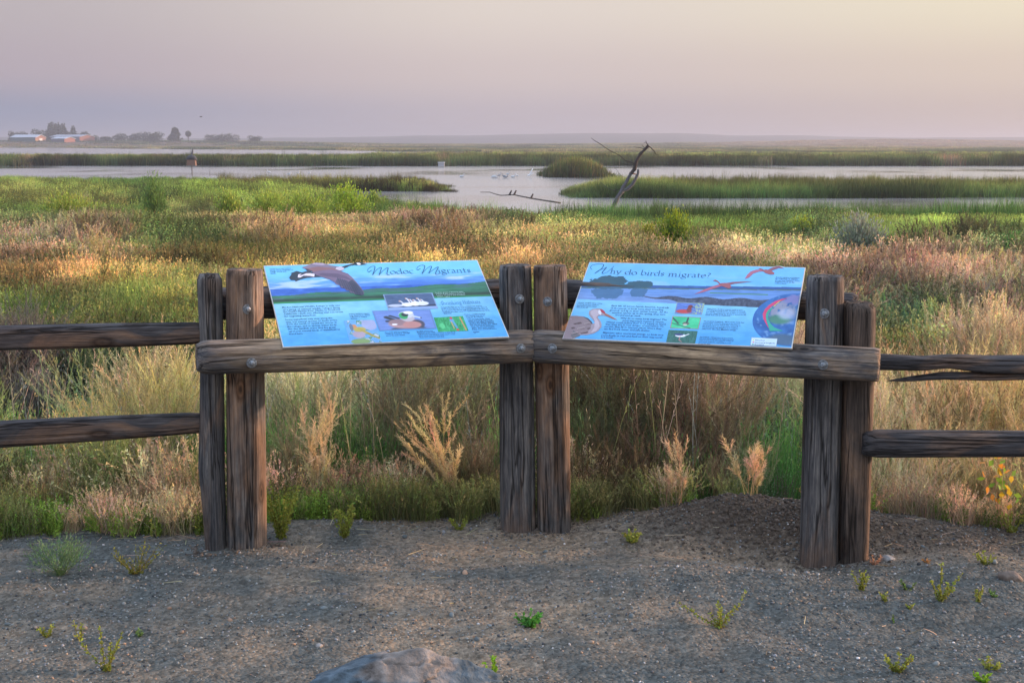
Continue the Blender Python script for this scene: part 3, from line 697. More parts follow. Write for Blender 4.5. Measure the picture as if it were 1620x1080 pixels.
def log(name, P, RW, RD, m, parent, side=Vector((1, 0, 0)), e=2.3, seg=64, seed=0, amp=.05, cracks=4, rings=None, bevel=.35, facets=(), col=None):
    P = [Vector(p) for p in P]; z = (P[-1] - P[0]).normalized(); x = (side - z * side.dot(z)).normalized(); y = z.cross(x)
    Mx = Matrix.Identity(4)
    for i, a in enumerate((x, y, z)):
        for j in range(3): Mx[j][i] = a[j]
    Mx.translation = P[0]; inv = Mx.inverted(); loc_ = [inv @ p for p in P]
    L = loc_[-1].z; rings = rings or max(24, int(L / .02)); zs = np.linspace(0, L, rings)
    kz = [p.z for p in loc_]; cx = np.interp(zs, kz, [p.x for p in loc_]); cy = np.interp(zs, kz, [p.y for p in loc_])
    rw = np.interp(zs, kz, RW); rd = np.interp(zs, kz, RD)
    th = np.linspace(0, 2 * np.pi, seg, endpoint=False)
    prof = (np.abs(np.cos(th)) ** e + np.abs(np.sin(th)) ** e) ** (-1 / e)
    R = np.repeat(prof[None], rings, 0); ZZ, TT = np.meshgrid(zs, th, indexing='ij')
    ct, st = np.cos(TT), np.sin(TT)
    R = R * (1 + amp * 2 * (fbm(ct * 1.3 + 7, st * 1.3 + ZZ * .9 + seed * 3.1, seed, 3) - .5) + amp * 1.2 * (vn(ct * 4 + 9 + ZZ * .6, st * 4 + seed, seed + 3) - .5) + amp * .5 * (vn(ct * 12 + 30 + ZZ * 1.0, st * 12 + seed, seed + 5) - .5))
    r2 = random.Random(seed)
    for k in range(cracks):
        t0 = r2.uniform(0, 2 * math.pi); za = r2.uniform(-.2, .6) * L; zb = za + r2.uniform(.3, .9) * L; dp = r2.uniform(.06, .16)
        tc = t0 + .12 * np.sin(ZZ * r2.uniform(2, 6) + k) ; dt = np.abs((TT - tc + np.pi) % (2 * np.pi) - np.pi)
        R = R - dp * np.exp(-(dt / .06) ** 2) * ss(za, za + .08, ZZ) * (1 - ss(zb - .08, zb, ZZ))
    for t0, d0 in facets:      # flat hewn face: clamp the extent in direction t0
        cosd = np.cos(TT - t0); lim = d0 + .01 * np.sin(ZZ * 4 + seed)
        R = np.where(cosd > .05, np.minimum(R, lim / np.maximum(cosd, .05)), R)
    be = np.minimum(np.minimum(zs, L - zs) / (bevel * np.mean(rw)), 1); R = R * (1 - (.14 if bevel > .3 else .05) * (1 - be[:, None]) ** 2)
    X = cx[:, None] + rw[:, None] * R * ct; Y = cy[:, None] + rd[:, None] * R * st
    Zv = ZZ + np.where((ZZ < 1e-6) | (ZZ > L - 1e-6), .006 * (fbm(ct * 3 + 5, st * 3 + seed, 90) - .5), 0)
    V = np.stack([X, Y, Zv], -1).reshape(-1, 3)
    i = np.arange(rings - 1)[:, None] * seg; j = np.arange(seg)[None]; jn = (j + 1) % seg
    Fq = np.stack([i + j, i + jn, i + seg + jn, i + seg + j], -1).reshape(-1, 4)
    Fl = [tuple(q) for q in Fq.tolist()]
    V = [tuple(v) for v in V]
    for base, zc, k in ((0, 0, 0), ((rings - 1) * seg, L, rings - 1)):
        prev = [base + t for t in range(seg)]
        for q in (.7, .35):
            nb = len(V)
            for t in range(seg):
                vx, vy, vz = V[base + t]; V.append((cx[k] + (vx - cx[k]) * q, cy[k] + (vy - cy[k]) * q, zc + random.uniform(-.002, .002)))
            for t in range(seg):
                f = (prev[t], prev[(t + 1) % seg], nb + (t + 1) % seg, nb + t); Fl.append(f if base else f[::-1])
            prev = [nb + t for t in range(seg)]
        ci = len(V); V.append((cx[k], cy[k], zc))
        for t in range(seg): Fl.append((prev[t], prev[(t + 1) % seg], ci) if base else (prev[(t + 1) % seg], prev[t], ci))
    o = mesh(name, V, Fl, m, parent, Mx)
    ns_ = (rings - 1) * seg; o.data.polygons.foreach_set('use_smooth', [i < ns_ for i in range(len(o.data.polygons))])
    return o

def post_px(name, rows, side, off, m, parent, **k):
    P = []; R = []
    for py, xl, xr in rows:
        p = onrail(side, (xl + xr) / 2, py, off); P.append(p); R.append((xr - xl) / 2 / F * Dcam(p))
    d = (P[-1] - P[-2]).normalized(); P.append(P[-1] + d * .18); R.append(R[-1])
    P.reverse(); R.reverse()
    return log(name, P, R, [r * k.pop('dep', 1.0) for r in R] if False else R, m, parent, side=Vector((1, 0, 0)), **k)

def beam(name, rows, ptf, m, parent, dep=1.0, **k):
    """rows of (px, y_top, y_bottom)"""
    P = []; R = []
    for px, a, b in rows:
        p = ptf(px, (a + b) / 2); P.append(p); R.append((b - a) / 2 / F * Dcam(p))
    return log(name, P, R, [r * dep for r in R], m, parent, side=Vector((0, 0, 1)), **k)

STEEL = vc_mat('galvanised_steel', .5, .5, .3, 90, .55, .45)
def bolt(side, px, py, off, parent):
    s = SIDE[side]; c = onrail(side, px, py, off); n = -s['n']; u = s['u']; z = Vector((0, 0, 1))
    def ring(r, h, k=20): return [c + n * h + (u * math.cos(2 * math.pi * i / k) + z * math.sin(2 * math.pi * i / k)) * r for i in range(k)]
    def lathe(name, prof, k, colr, par, rot=0):
        V = []; 
        for r, h in prof: V += [tuple(p - c) for p in ring(r, h, k)]
        Fl = [(a * k + i, a * k + (i + 1) % k, (a + 1) * k + (i + 1) % k, (a + 1) * k + i) for a in range(len(prof) - 1) for i in range(k)]
        Fl.append(tuple((len(prof) - 1) * k + i for i in range(k)))
        return mesh(name, V, Fl, STEEL, par, Matrix.Translation(c), col=np.tile(colr, (len(V), 1)))
    w = lathe('bolt', [(.0195, -.004), (.0195, .0025), (.018, .0035), (.0135, .0036)], 28, (.20, .22, .24), parent)
    lathe('bolt_head', [(.0115, .003), (.0115, .010), (.009, .0115), (.0062, .012), (.0062, .019), (.005, .020)], 6, (.24, .27, .30), w)

# ---- lettering strokes (broad nib), x-height = 1
def arc(cx, cy, rx, ry, a0, a1, n=14):
    return [(cx + rx * math.cos(math.radians(a0 + (a1 - a0) * i / n)), cy + ry * math.sin(math.radians(a0 + (a1 - a0) * i / n))) for i in range(n + 1)]
GL = {
 'o': (1.08, [arc(.52, .5, .42, .48, 100, 460, 24)]),
 'c': (.92, [arc(.52, .5, .42, .48, 52, 300, 18)]),
 'd': (1.14, [arc(.48, .48, .40, .46, 60, 320, 18), [(.88, 1.62), (.88, .08), (1.04, .02)], [(.70, 1.56), (.88, 1.64)]]),
 'b': (1.14, [[(.20, 1.62), (.20, .08)], [(.04, 1.56), (.20, 1.64)], arc(.60, .48, .40, .48, 125, -140, 20)]),
 'i': (.56, [[(.26, .95), (.26, .05)], [(.08, .90), (.26, .98)], [(.08, .02), (.46, .02)], [(.24, 1.42), (.30, 1.36)]]),
 'g': (1.02, [arc(.48, .64, .32, .34, 80, 440, 20), [(.72, .90), (.96, .92)], [(.32, .34), (.24, .20), (.34, .10), (.66, .04), (.86, -.12)], arc(.46, -.28, .42, .26, 40, -320, 20)]),
 'r': (.78, [[(.24, .95), (.24, .05)], [(.06, .90), (.24, .98)], [(.08, .02), (.46, .02)], [(.24, .62), (.42, .88), (.60, .96), (.72, .88)]]),
 'a': (.98, [[(.16, .78), (.34, .96), (.56, .94), (.68, .74), (.68, .12), (.90, .03)], [(.68, .58), (.36, .46), (.16, .28), (.20, .06), (.42, .02), (.68, .22)]]),
 'n': (1.20, [[(.24, .95), (.24, .05)], [(.06, .90), (.24, .98)], [(.06, .02), (.44, .02)], [(.24, .66), (.48, .92), (.72, .94), (.88, .74), (.88, .05)], [(.70, .02), (1.08, .02)]]),
 'm': (1.82, [[(.24, .95), (.24, .05)], [(.06, .90), (.24, .98)], [(.06, .02), (.44, .02)], [(.24, .66), (.46, .92), (.68, .94), (.82, .74), (.82, .05)], [(.66, .02), (1.02, .02)], [(.82, .66), (1.06, .92), (1.28, .94), (1.44, .74), (1.44, .05)], [(1.26, .02), (1.66, .02)]]),
 'h': (1.20, [[(.24, 1.62), (.24, .05)], [(.06, 1.56), (.24, 1.64)], [(.06, .02), (.44, .02)], [(.24, .66), (.48, .92), (.72, .94), (.88, .74), (.88, .05)], [(.70, .02), (1.08, .02)]]),
 't': (.72, [[(.30, 1.28), (.30, .18), (.44, .02), (.66, .10)], [(.06, .92), (.62, .92)]]),
 's': (.80, [[(.64, .80), (.44, .96), (.20, .86), (.22, .62), (.50, .46), (.64, .24), (.44, .03), (.12, .16)]]),
 'y': (1.06, [[(.14, .94), (.54, .04)], [(.94, .94), (.54, .04), (.34, -.42), (.06, -.48)], [(.0, .97), (.34, .97)], [(.72, .97), (1.08, .97)]]),
 'e': (.96, [[(.14, .52), (.84, .56)], arc(.50, .5, .40, .48, 8, 320, 20)]),
 'k': (1.08, [[(.22, 1.62), (.22, .05)], [(.04, 1.56), (.22, 1.64)], [(.04, .02), (.42, .02)], [(.80, .92), (.26, .46)], [(.42, .58), (.90, .02), (1.04, .02)]]),
 'H': (1.36, [[(.26, 1.45), (.26, .05)], [(1.06, 1.45), (1.06, .05)], [(.26, .76), (1.06, .76)], [(.08, .02), (.44, .02)], [(.88, .02), (1.24, .02)], [(.08, 1.47), (.44, 1.47)], [(.88, 1.47), (1.24, 1.47)]]),
 '?': (.86, [[(.14, 1.30), (.34, 1.48), (.62, 1.42), (.70, 1.16), (.46, .86), (.38, .46)], [(.35, .08), (.41, .02)]]),
 ' ': (.55, []),
}
def letters(text, x, y, sz, nib=.17, ang=22):
    V = []; Fq = []; k = 0
    nx, ny = math.cos(math.radians(ang)) * nib / 2 * sz, math.sin(math.radians(ang)) * nib / 2 * sz
    for ch in text:
        adv, st = GL[ch]
        for s in st:
            b = len(V); zz = .00004 * (k % 6); k += 1
            for p in s:
                X, Y = x + p[0] * sz, y + p[1] * sz; V += [(X - nx, Y - ny, zz), (X + nx, Y + ny + .02 * sz, zz)]
            for i in range(len(s) - 1): Fq.append((b + 2 * i, b + 2 * i + 2, b + 2 * i + 3, b + 2 * i + 1))
        x += adv * sz
    return V, Fq, x
def ribbon(pts, w, z=0, n=None):
    """hairline script stroke with smooth (Catmull-Rom) path"""
    P = [np.array(p, float) for p in pts]; Q = []
    for i in range(len(P) - 1):
        p0, p1, p2, p3 = P[max(i - 1, 0)], P[i], P[i + 1], P[min(i + 2, len(P) - 1)]
        for t in np.linspace(0, 1, 9)[:-1]: Q.append(.5 * (2 * p1 + (p2 - p0) * t + (2 * p0 - 5 * p1 + 4 * p2 - p3) * t * t + (3 * p1 - p0 - 3 * p2 + p3) * t ** 3))
    Q.append(P[-1]); V = []
    for i, q in enumerate(Q):
        d = Q[min(i + 1, len(Q) - 1)] - Q[max(i - 1, 0)]; d = d / (np.linalg.norm(d) + 1e-9); ww = w * (.75 + .6 * abs(d[1]) * (d[1] < 0))
        V += [(q[0] - d[1] * ww / 2, q[1] + d[0] * ww / 2, z), (q[0] + d[1] * ww / 2, q[1] - d[0] * ww / 2, z)]
    return V, [(2 * i, 2 * i + 1, 2 * i + 3, 2 * i + 2) for i in range(len(Q) - 1)]

PK = 1.1
def pc(c, k=None): return tuple(min(.92, v * (k or PK)) for v in lin(c))

def zc(zoom):      # zoomed-crop pixel -> photo pixel
    ox = {1: 410, 2: 600, 3: 880, 4: 1070}[zoom]
    return lambda x, y: (ox + x * .143541, 405 + y * .143541)

def make_panel(side, stand, bump, label):
    s = SIDE[side]; M = s['M']
    outline = [(-PW / 2, 0), (PW / 2, 0), (PW / 2, PLN)] + bump + [(-PW / 2, PLN)]
    n = len(outline); T = .011
    V = [(x, y, 0) for x, y in outline] + [(x, y, -T) for x, y in outline]
    Fl = [tuple(range(n)), tuple(range(2 * n - 1, n - 1, -1))] + [(i, n + i, n + (i + 1) % n, (i + 1) % n) for i in range(n)]
    edge = vc_mat('panel_core_' + side.lower(), .5, .4, .1, 30, 0, .1)
    colr = [(.55, .58, .58)] * n + [(.12, .12, .12)] * n
    pn = mesh('sign_panel', V, Fl, edge, stand, M, col=np.array(colr)); pn['label'] = label
    return pn

def grid_part(name, side, pn, painter, nx, ny, fxy, z):
    """fxy maps unit (a,b) with b down from the top -> local xy arrays; painter(px,py,a,b)->rgb seen"""
    a, b = np.meshgrid(np.linspace(0, 1, nx), np.linspace(0, 1, ny)); a = a.ravel(); b = b.ravel()
    X, Y = fxy(a, b); s = SIDE[side]
    wp = np.array(s['p'])[None] + X[:, None] * np.array(s['u']) + Y[:, None] * np.array(s['v'])
    px, py = proj(wp[:, 0], wp[:, 1], wp[:, 2])
    cc = np.clip(painter(px, py, a, b), 0, 255); cc = cc + 12 * (fbm(X * 14, Y * 20, 171)[:, None] - .35); g_ = cc.mean(1, keepdims=True); c = (lin(np.clip(g_ + (cc - g_) * .93, 0, 255)) * PK).clip(0, .92)
    i = np.arange(ny - 1)[:, None] * nx + np.arange(nx - 1)[None]
    Fq = np.stack([i + nx, i + nx + 1, i + 1, i], -1).reshape(-1, 4)
    return mesh(name, np.stack([X, Y, np.full(len(X), z)], 1), Fq, PRINT, pn, s['M'], col=c)

def polys_part(name, side, pn, polys, zoom, z):
    """polys [(points, rgb)] in zoomed crop pixels"""
    f = zc(zoom); V = []; Fl = []; C = []
    for k, (pts, c) in enumerate(polys):
        b = len(V)
        q = [loc(side, *f(*p)) for p in pts]
        ar = sum(q[i][0] * q[(i + 1) % len(q)][1] - q[(i + 1) % len(q)][0] * q[i][1] for i in range(len(q)))
        if ar < 0: q.reverse()
        V += [(x, y, z + k * .00006) for x, y in q]; Fl.append(tuple(range(b, b + len(q)))); C += [pc(c)] * len(q)
    return mesh(name, V, Fl, PRINT, pn, SIDE[side]['M'], col=np.array(C))

def quad_fn(side, zoom, q):
    f = zc(zoom); c = [loc(side, *f(*p)) for p in q]   # TL TR BR BL
    def fx(a, b):
        X = (1 - b) * ((1 - a) * c[0][0] + a * c[1][0]) + b * ((1 - a) * c[3][0] + a * c[2][0])
        Y = (1 - b) * ((1 - a) * c[0][1] + a * c[1][1]) + b * ((1 - a) * c[3][1] + a * c[2][1])
        return X, Y
    return fx

def photo(name, side, pn, zoom, q, painter, z, nx=70, ny=46, label=None):
    o = grid_part(name, side, pn, painter, nx, ny, quad_fn(side, zoom, q), z)
    if label: o['label'] = label
    return o

def E(a, b, cx, cy, rx, ry, s=.12):      # soft ellipse mask
    return (1 - ss(1 - s, 1 + s, np.sqrt(((a - cx) / rx) ** 2 + ((b - cy) / ry) ** 2)))[:, None]
def Lm(a, b, x0, y0, x1, y1, w, asp=1.4):          # soft line mask
    ax = a * asp; x0 *= asp; x1 *= asp
    dx, dy = x1 - x0, y1 - y0; t = np.clip(((ax - x0) * dx + (b - y0) * dy) / (dx * dx + dy * dy), 0, 1)
    d = np.hypot(ax - x0 - t * dx, b - y0 - t * dy); return (1 - ss(w * .6, w * 1.2, d))[:, None]
def over(c, m, col): return c * (1 - m) + np.array(col, float) * m

TEXTM = {}
def text_parts(name, side, pn, zoom, lines, colr, sizes):
    i = 0
    for k in sizes: text_part(name, side, pn, zoom, lines[i:i + k], colr); i += k

def text_part(name, side, pn, zoom, lines, colr, z=.0016):
    """lines (text, x0, ybase, x1) in zoomed pixels -> one mesh of small printed letters"""
    f = zc(zoom); V = []; Fl = []
    for (t, x0, yb, x1) in lines:
        p0 = loc(side, *f(x0, yb)); yb2 = yb + 0
        # same baseline on the panel: find x1 on the line y = p0.y
        p1 = loc(side, *f(x1, yb)); w = abs(p1[0] - p0[0])
        cu = bpy.data.curves.new('t', 'FONT'); cu.body = t; cu.size = 1; cu.resolution_u = 1; cu.offset = .012
        ob = bpy.data.objects.new('t', cu); COL.objects.link(ob)
        dg = bpy.context.evaluated_depsgraph_get(); me = bpy.data.meshes.new_from_object(ob.evaluated_get(dg))
        n = len(me.vertices); co = np.zeros(n * 3, np.float32); me.vertices.foreach_get('co', co); co = co.reshape(-1, 3)
        tw = co[:, 0].max() if n else 1; k = w / max(tw, .1); ky = min(k * 1.12, .0135)
        b = len(V); V += [(p0[0] + a[0] * k, p0[1] + a[1] * ky, z) for a in co]; Fl += [tuple(b + i for i in p.vertices) for p in me.polygons]
        bpy.data.objects.remove(ob); bpy.data.curves.remove(cu); bpy.data.meshes.remove(me)
    return mesh(name, V, Fl, PRINT, pn, SIDE[side]['M'], col=np.tile(pc(colr), (len(V), 1)))

def title_part(name, side, pn, segs, scripts, colr):
    V = []; Fl = []
    for text, zoom, x0, y0, x1, y1, sz in segs:       # baseline start/end in zoom px
        f = zc(zoom); a = loc(side, *f(x0, y0)); b = loc(side, *f(x1, y1)); w = sum(GL[c][0] for c in text)
        k = (b[0] - a[0]) / w; v, q, _ = letters(text, 0, 0, 1)
        # fit width; height from the requested x-height in local metres
        n = len(V); V += [(a[0] + p[0] * k, a[1] + (b[1] - a[1]) * p[0] / w + p[1] * sz, .0016 + p[2]) for p in v]; Fl += [tuple(n + i for i in t) for t in q]
    for zoom, pts, w in scripts:
        f = zc(zoom); v, q = ribbon([loc(side, *f(*p)) for p in pts], w, .0016); n = len(V); V += v; Fl += [tuple(n + i for i in t) for t in q]
    return mesh(name, V, Fl, PRINT, pn, SIDE[side]['M'], col=np.tile(pc(colr), (len(V), 1)))

BLUE1, BLUE2, INK = (112, 186, 230), (62, 154, 218), (25, 75, 120)
def face_fxy(a, b): return (a - .5) * (PW - .007), PLN - .0035 - b * (PLN - .007)

def paint_left(px, py, a, b):
    t = b[:, None]; n = fbm(a * 6, b * 10, 101)[:, None]; n2 = fbm(a * 30, b * 34, 103)[:, None]
    c = np.array(BLUE1) * (1 - ss(.5, 1, t)) + np.array(BLUE2) * ss(.5, 1, t)
    c = c + (n2 - .5) * 22
    cl = fbm(a * 7, b * 22, 105)[:, None]
    sky = np.array([92, 180, 232]) * (1 - ss(.1, .3, t)) + np.array([75, 135, 215]) * ss(.1, .3, t)
    sky = over(sky, ss(.5, .68, cl) * ss(.12, .2, t) * .8, (165, 195, 232)); sky = over(sky, ss(.5, .3, cl) * ss(.15, .25, t) * .5, (45, 95, 195))
    hz = .385 - .09 * a[:, None] + .008 * np.sin(a[:, None] * 23) ; blue0 = .305 + .0 * a[:, None]
    c = np.where(t < .487, sky, c)
    c = np.where((t > blue0) & (t < hz), np.array([38, 92, 190]) + (n2 - .5) * 40, c)
    gr = np.array([38, 112, 82]) * (1 - ss(.40, .487, t)) + np.array([30, 140, 80]) * ss(.44, .487, t) + (fbm(a * 18, b * 120, 107)[:, None] - .5) * 46
    rdg = ss(.5, .62, fbm(a * 9, b * 40, 109))[:, None] * (t < hz + .05); gr = over(gr, rdg * .5, (70, 90, 120))
    return np.where((t > hz) & (t < .487), gr, c)

def paint_right(px, py, a, b):
    t = b[:, None]; A = a[:, None]; n2 = fbm(a * 30, b * 34, 113)[:, None]
    c = np.array(BLUE1) * (1 - ss(.5, 1, t)) + np.array(BLUE2) * ss(.5, 1, t) + (n2 - .5) * 20
    m0 = .305 - .05 * A; m1 = .35 - .055 * A; band = .50 + .035 * A
    cl = fbm(a * 6, b * 20, 115)[:, None]
    sky = over(np.tile([98., 178., 232.], (len(a), 1)), ss(.5, .7, cl) * ss(.1, .2, t) * .6, (140, 185, 230))
    c = np.where(t < m0, sky, c)
    c = np.where((t >= m0) & (t < m1), np.array([30, 80, 150]) + (n2 - .5) * 30, c)
    c = np.where((t >= m1 - .008) & (t < m1 + .004), np.array([70, 100, 80]), c)
    wat = np.array([86, 134, 200]) * (1 - ss(.36, .5, t)) + np.array([104, 142, 202]) * ss(.36, .5, t) + (fbm(a * 14, b * 60, 117)[:, None] - .5) * 40
    c = np.where((t >= m1 + .004) & (t < band), wat, c)
    rb = .435 + .012 * np.sin(A * 40) - .01 * A + .06 * (1 - ss(.24, .36, A)) * 0
    th = .012 + .11 * ss(.30, .62, A)
    reed = np.array([58, 68, 92]) + (fbm(a * 120, b * 40, 119)[:, None] - .5) * 70
    c = np.where((A > .30) & (t > rb) & (t < np.minimum(rb + th, band)), reed, c)
    isl = (A > .60) & (A < .86) & (np.abs(t - .365) < .006); c = np.where(isl, np.array([70, 130, 90]), c)
    # trees on the lake shore with reflection
    nn = fbm(a * 60, b * 40, 121)[:, None]
    for cx, cy, rx, ry in ((.115, .27, .085, .085), (.16, .24, .045, .06), (.275, .285, .06, .05), (.22, .31, .05, .03), (.05, .31, .04, .03)):
        c = over(c, (np.sqrt(((A - cx) / rx) ** 2 + ((t - cy) / ry) ** 2) < .72 + .6 * nn) * 1., (28, 78, 98))
    for cx, cy, rx, ry in ((.13, .40, .07, .085), (.275, .385, .04, .06)):
        c = over(c, (np.sqrt(((A - cx) / rx) ** 2 + ((t - cy) / ry) ** 2) < .7 + .6 * nn) * .75, (40, 92, 130))
    return c

def p_pelicans(px, py, a, b):
    c = np.array([62, 88, 128]) + (fbm(a * 12, b * 30, 131)[:, None] - .5) * 40; c = np.where(b[:, None] > .84, np.array([130, 160, 210]), c)
    c = np.where((b[:, None] > .72) & (b[:, None] <= .84), np.array([36, 52, 78]), c)
    c = over(c, E(a, b, .18, .72, .16, .09), (180, 190, 215)); c = over(c, E(a, b, .42, .68, .12, .12), (225, 228, 240)); c = over(c, E(a, b, .58, .64, .10, .14), (235, 238, 248)); c = over(c, E(a, b, .72, .64, .13, .13), (220, 225, 240))
    for x, y in ((.30, .45), (.44, .30), (.50, .38), (.58, .42), (.66, .32), (.73, .42)):
        c = over(c, Lm(a, b, x, y, x + .05, .62, .028, 2.2), (226, 226, 236)); c = over(c, E(a, b, x - .02, y, .014, .05), (205, 165, 150))
    return c
def p_duck(px, py, a, b):
    c = np.array([98, 130, 200]) + (fbm(a * 6, b * 24, 133)[:, None] - .5) * 26
    c = over(c, E(a, b, .52, .93, .30, .07), (40, 62, 80))
    c = over(c, Lm(a, b, .20, .35, .33, .52, .07), (38, 48, 62)); c = over(c, Lm(a, b, .19, .55, .30, .56, .05), (40, 46, 60)); c = over(c, Lm(a, b, .27, .28, .40, .42, .04), (40, 50, 66))
    c = over(c, E(a, b, .50, .70, .30, .24), (168, 128, 132)); c = over(c, E(a, b, .36, .62, .15, .16), (140, 112, 118)); c = over(c, E(a, b, .70, .74, .12, .22), (64, 62, 80))
    c = over(c, E(a, b, .60, .76, .16, .18), (178, 122, 118)); c = over(c, E(a, b, .30, .72, .05, .035), (240, 240, 245))
    c = over(c, E(a, b, .56, .40, .12, .20), (176, 170, 178)); c = over(c, E(a, b, .555, .24, .13, .17), (190, 196, 205)); c = over(c, E(a, b, .50, .30, .075, .17), (40, 160, 90)); c = over(c, E(a, b, .53, .24, .06, .10), (30, 50, 50))
    c = over(c, E(a, b, .60, .14, .085, .08), (225, 225, 228)); c = over(c, Lm(a, b, .68, .34, .78, .42, .035), (190, 205, 225)); c = over(c, E(a, b, .79, .42, .012, .03), (30, 30, 40))
    return c
def p_crane(px, py, a, b):
    c = np.array([30, 150, 85]) + (fbm(a * 26, b * 8, 135)[:, None] - .5) * 90
    c = over(c, E(a, b, .57, .26, .07, .14), (90, 140, 200)); c = over(c, E(a, b, .57, .10, .045, .08), (200, 50, 60)); c = over(c, Lm(a, b, .60, .30, .66, .75, .06), (80, 150, 190))
    c = over(c, Lm(a, b, .54, .35, .56, .80, .025), (190, 150, 110)); c = over(c, Lm(a, b, .88, .08, .93, .95, .035), (190, 140, 80)); c = over(c, E(a, b, .66, .90, .05, .07), (190, 60, 50)); c = over(c, E(a, b, .20, .6, .08, .2), (70, 190, 120))
    return c
def p_song(px, py, a, b):
    n = fbm(a * 7, b * 7, 137)[:, None]
    c = np.array([95, 160, 225]) + (n - .5) * 30; c = over(c, ss(.52, .6, n) * .9, (70, 125, 80)); c = over(c, ss(.6, .7, n), (170, 185, 215))
    c = over(c, E(a, b, .78, .2, .25, .25), (150, 160, 200)); c = over(c, E(a, b, .36, .62, .20, .16), (165, 150, 170)); c = over(c, E(a, b, .35, .92, .3, .12), (120, 150, 90))
    c = over(c, E(a, b, .42, .40, .20, .11), (176, 158, 70)); c = over(c, Lm(a, b, .40, .36, .74, .66, .06), (168, 150, 66)); c = over(c, E(a, b, .27, .27, .09, .09), (190, 130, 80)); c = over(c, Lm(a, b, .66, .60, .95, .82, .045), (150, 140, 60)); c = over(c, E(a, b, .18, .30, .06, .16), (90, 110, 130))
    return c
def border(f, col=(190, 200, 200)):
    def g(px, py, a, b):
        c = f(px, py, a, b); m = ((a < .025) | (a > .975) | (b < .035) | (b > .965))[:, None]; return np.where(m, np.array(col, float), c)
    return g
def p_teal(px, py, a, b):
    c = np.array([75, 110, 190]) + (fbm(a * 9, b * 20, 139)[:, None] - .5) * 50; g = fbm(a * 24, b * 10, 141)[:, None]; c = over(c, ss(.55, .7, a)[:, None] * ss(.4, .6, g), (150, 180, 150))
    c = over(c, E(a, b, .32, .78, .28, .17), (190, 55, 60)); c = over(c, E(a, b, .50, .62, .09, .24), (130, 50, 52)); c = over(c, E(a, b, .52, .34, .085, .14), (120, 45, 48)); return over(c, Lm(a, b, .58, .38, .68, .42, .03), (40, 40, 50))
def p_hummer(px, py, a, b):
    c = np.array([50, 195, 135]) + (fbm(a * 4, b * 4, 143)[:, None] - .5) * 60; c = over(c, Lm(a, b, .03, .15, .25, .60, .05), (30, 80, 70)); c = over(c, Lm(a, b, .05, .60, .70, .95, .035), (30, 90, 75))
    c = over(c, E(a, b, .52, .58, .12, .15), (90, 110, 90)); c = over(c, Lm(a, b, .56, .10, .54, .5, .045), (45, 60, 70)); return over(c, E(a, b, .50, .68, .07, .08), (190, 185, 170))
def p_stilt(px, py, a, b):
    c = np.array([32, 98, 88]) + (fbm(a * 30, b * 6, 145)[:, None] - .5) * 55; c = over(c, E(a, b, .44, .42, .18, .13), (220, 225, 235)); c = over(c, E(a, b, .38, .34, .16, .09), (35, 55, 110)); c = over(c, Lm(a, b, .58, .42, .72, .28, .03), (225, 228, 235))
    c = over(c, Lm(a, b, .44, .5, .42, .78, .018), (200, 120, 120)); return over(c, Lm(a, b, .42, .78, .52, .92, .018), (200, 120, 120))

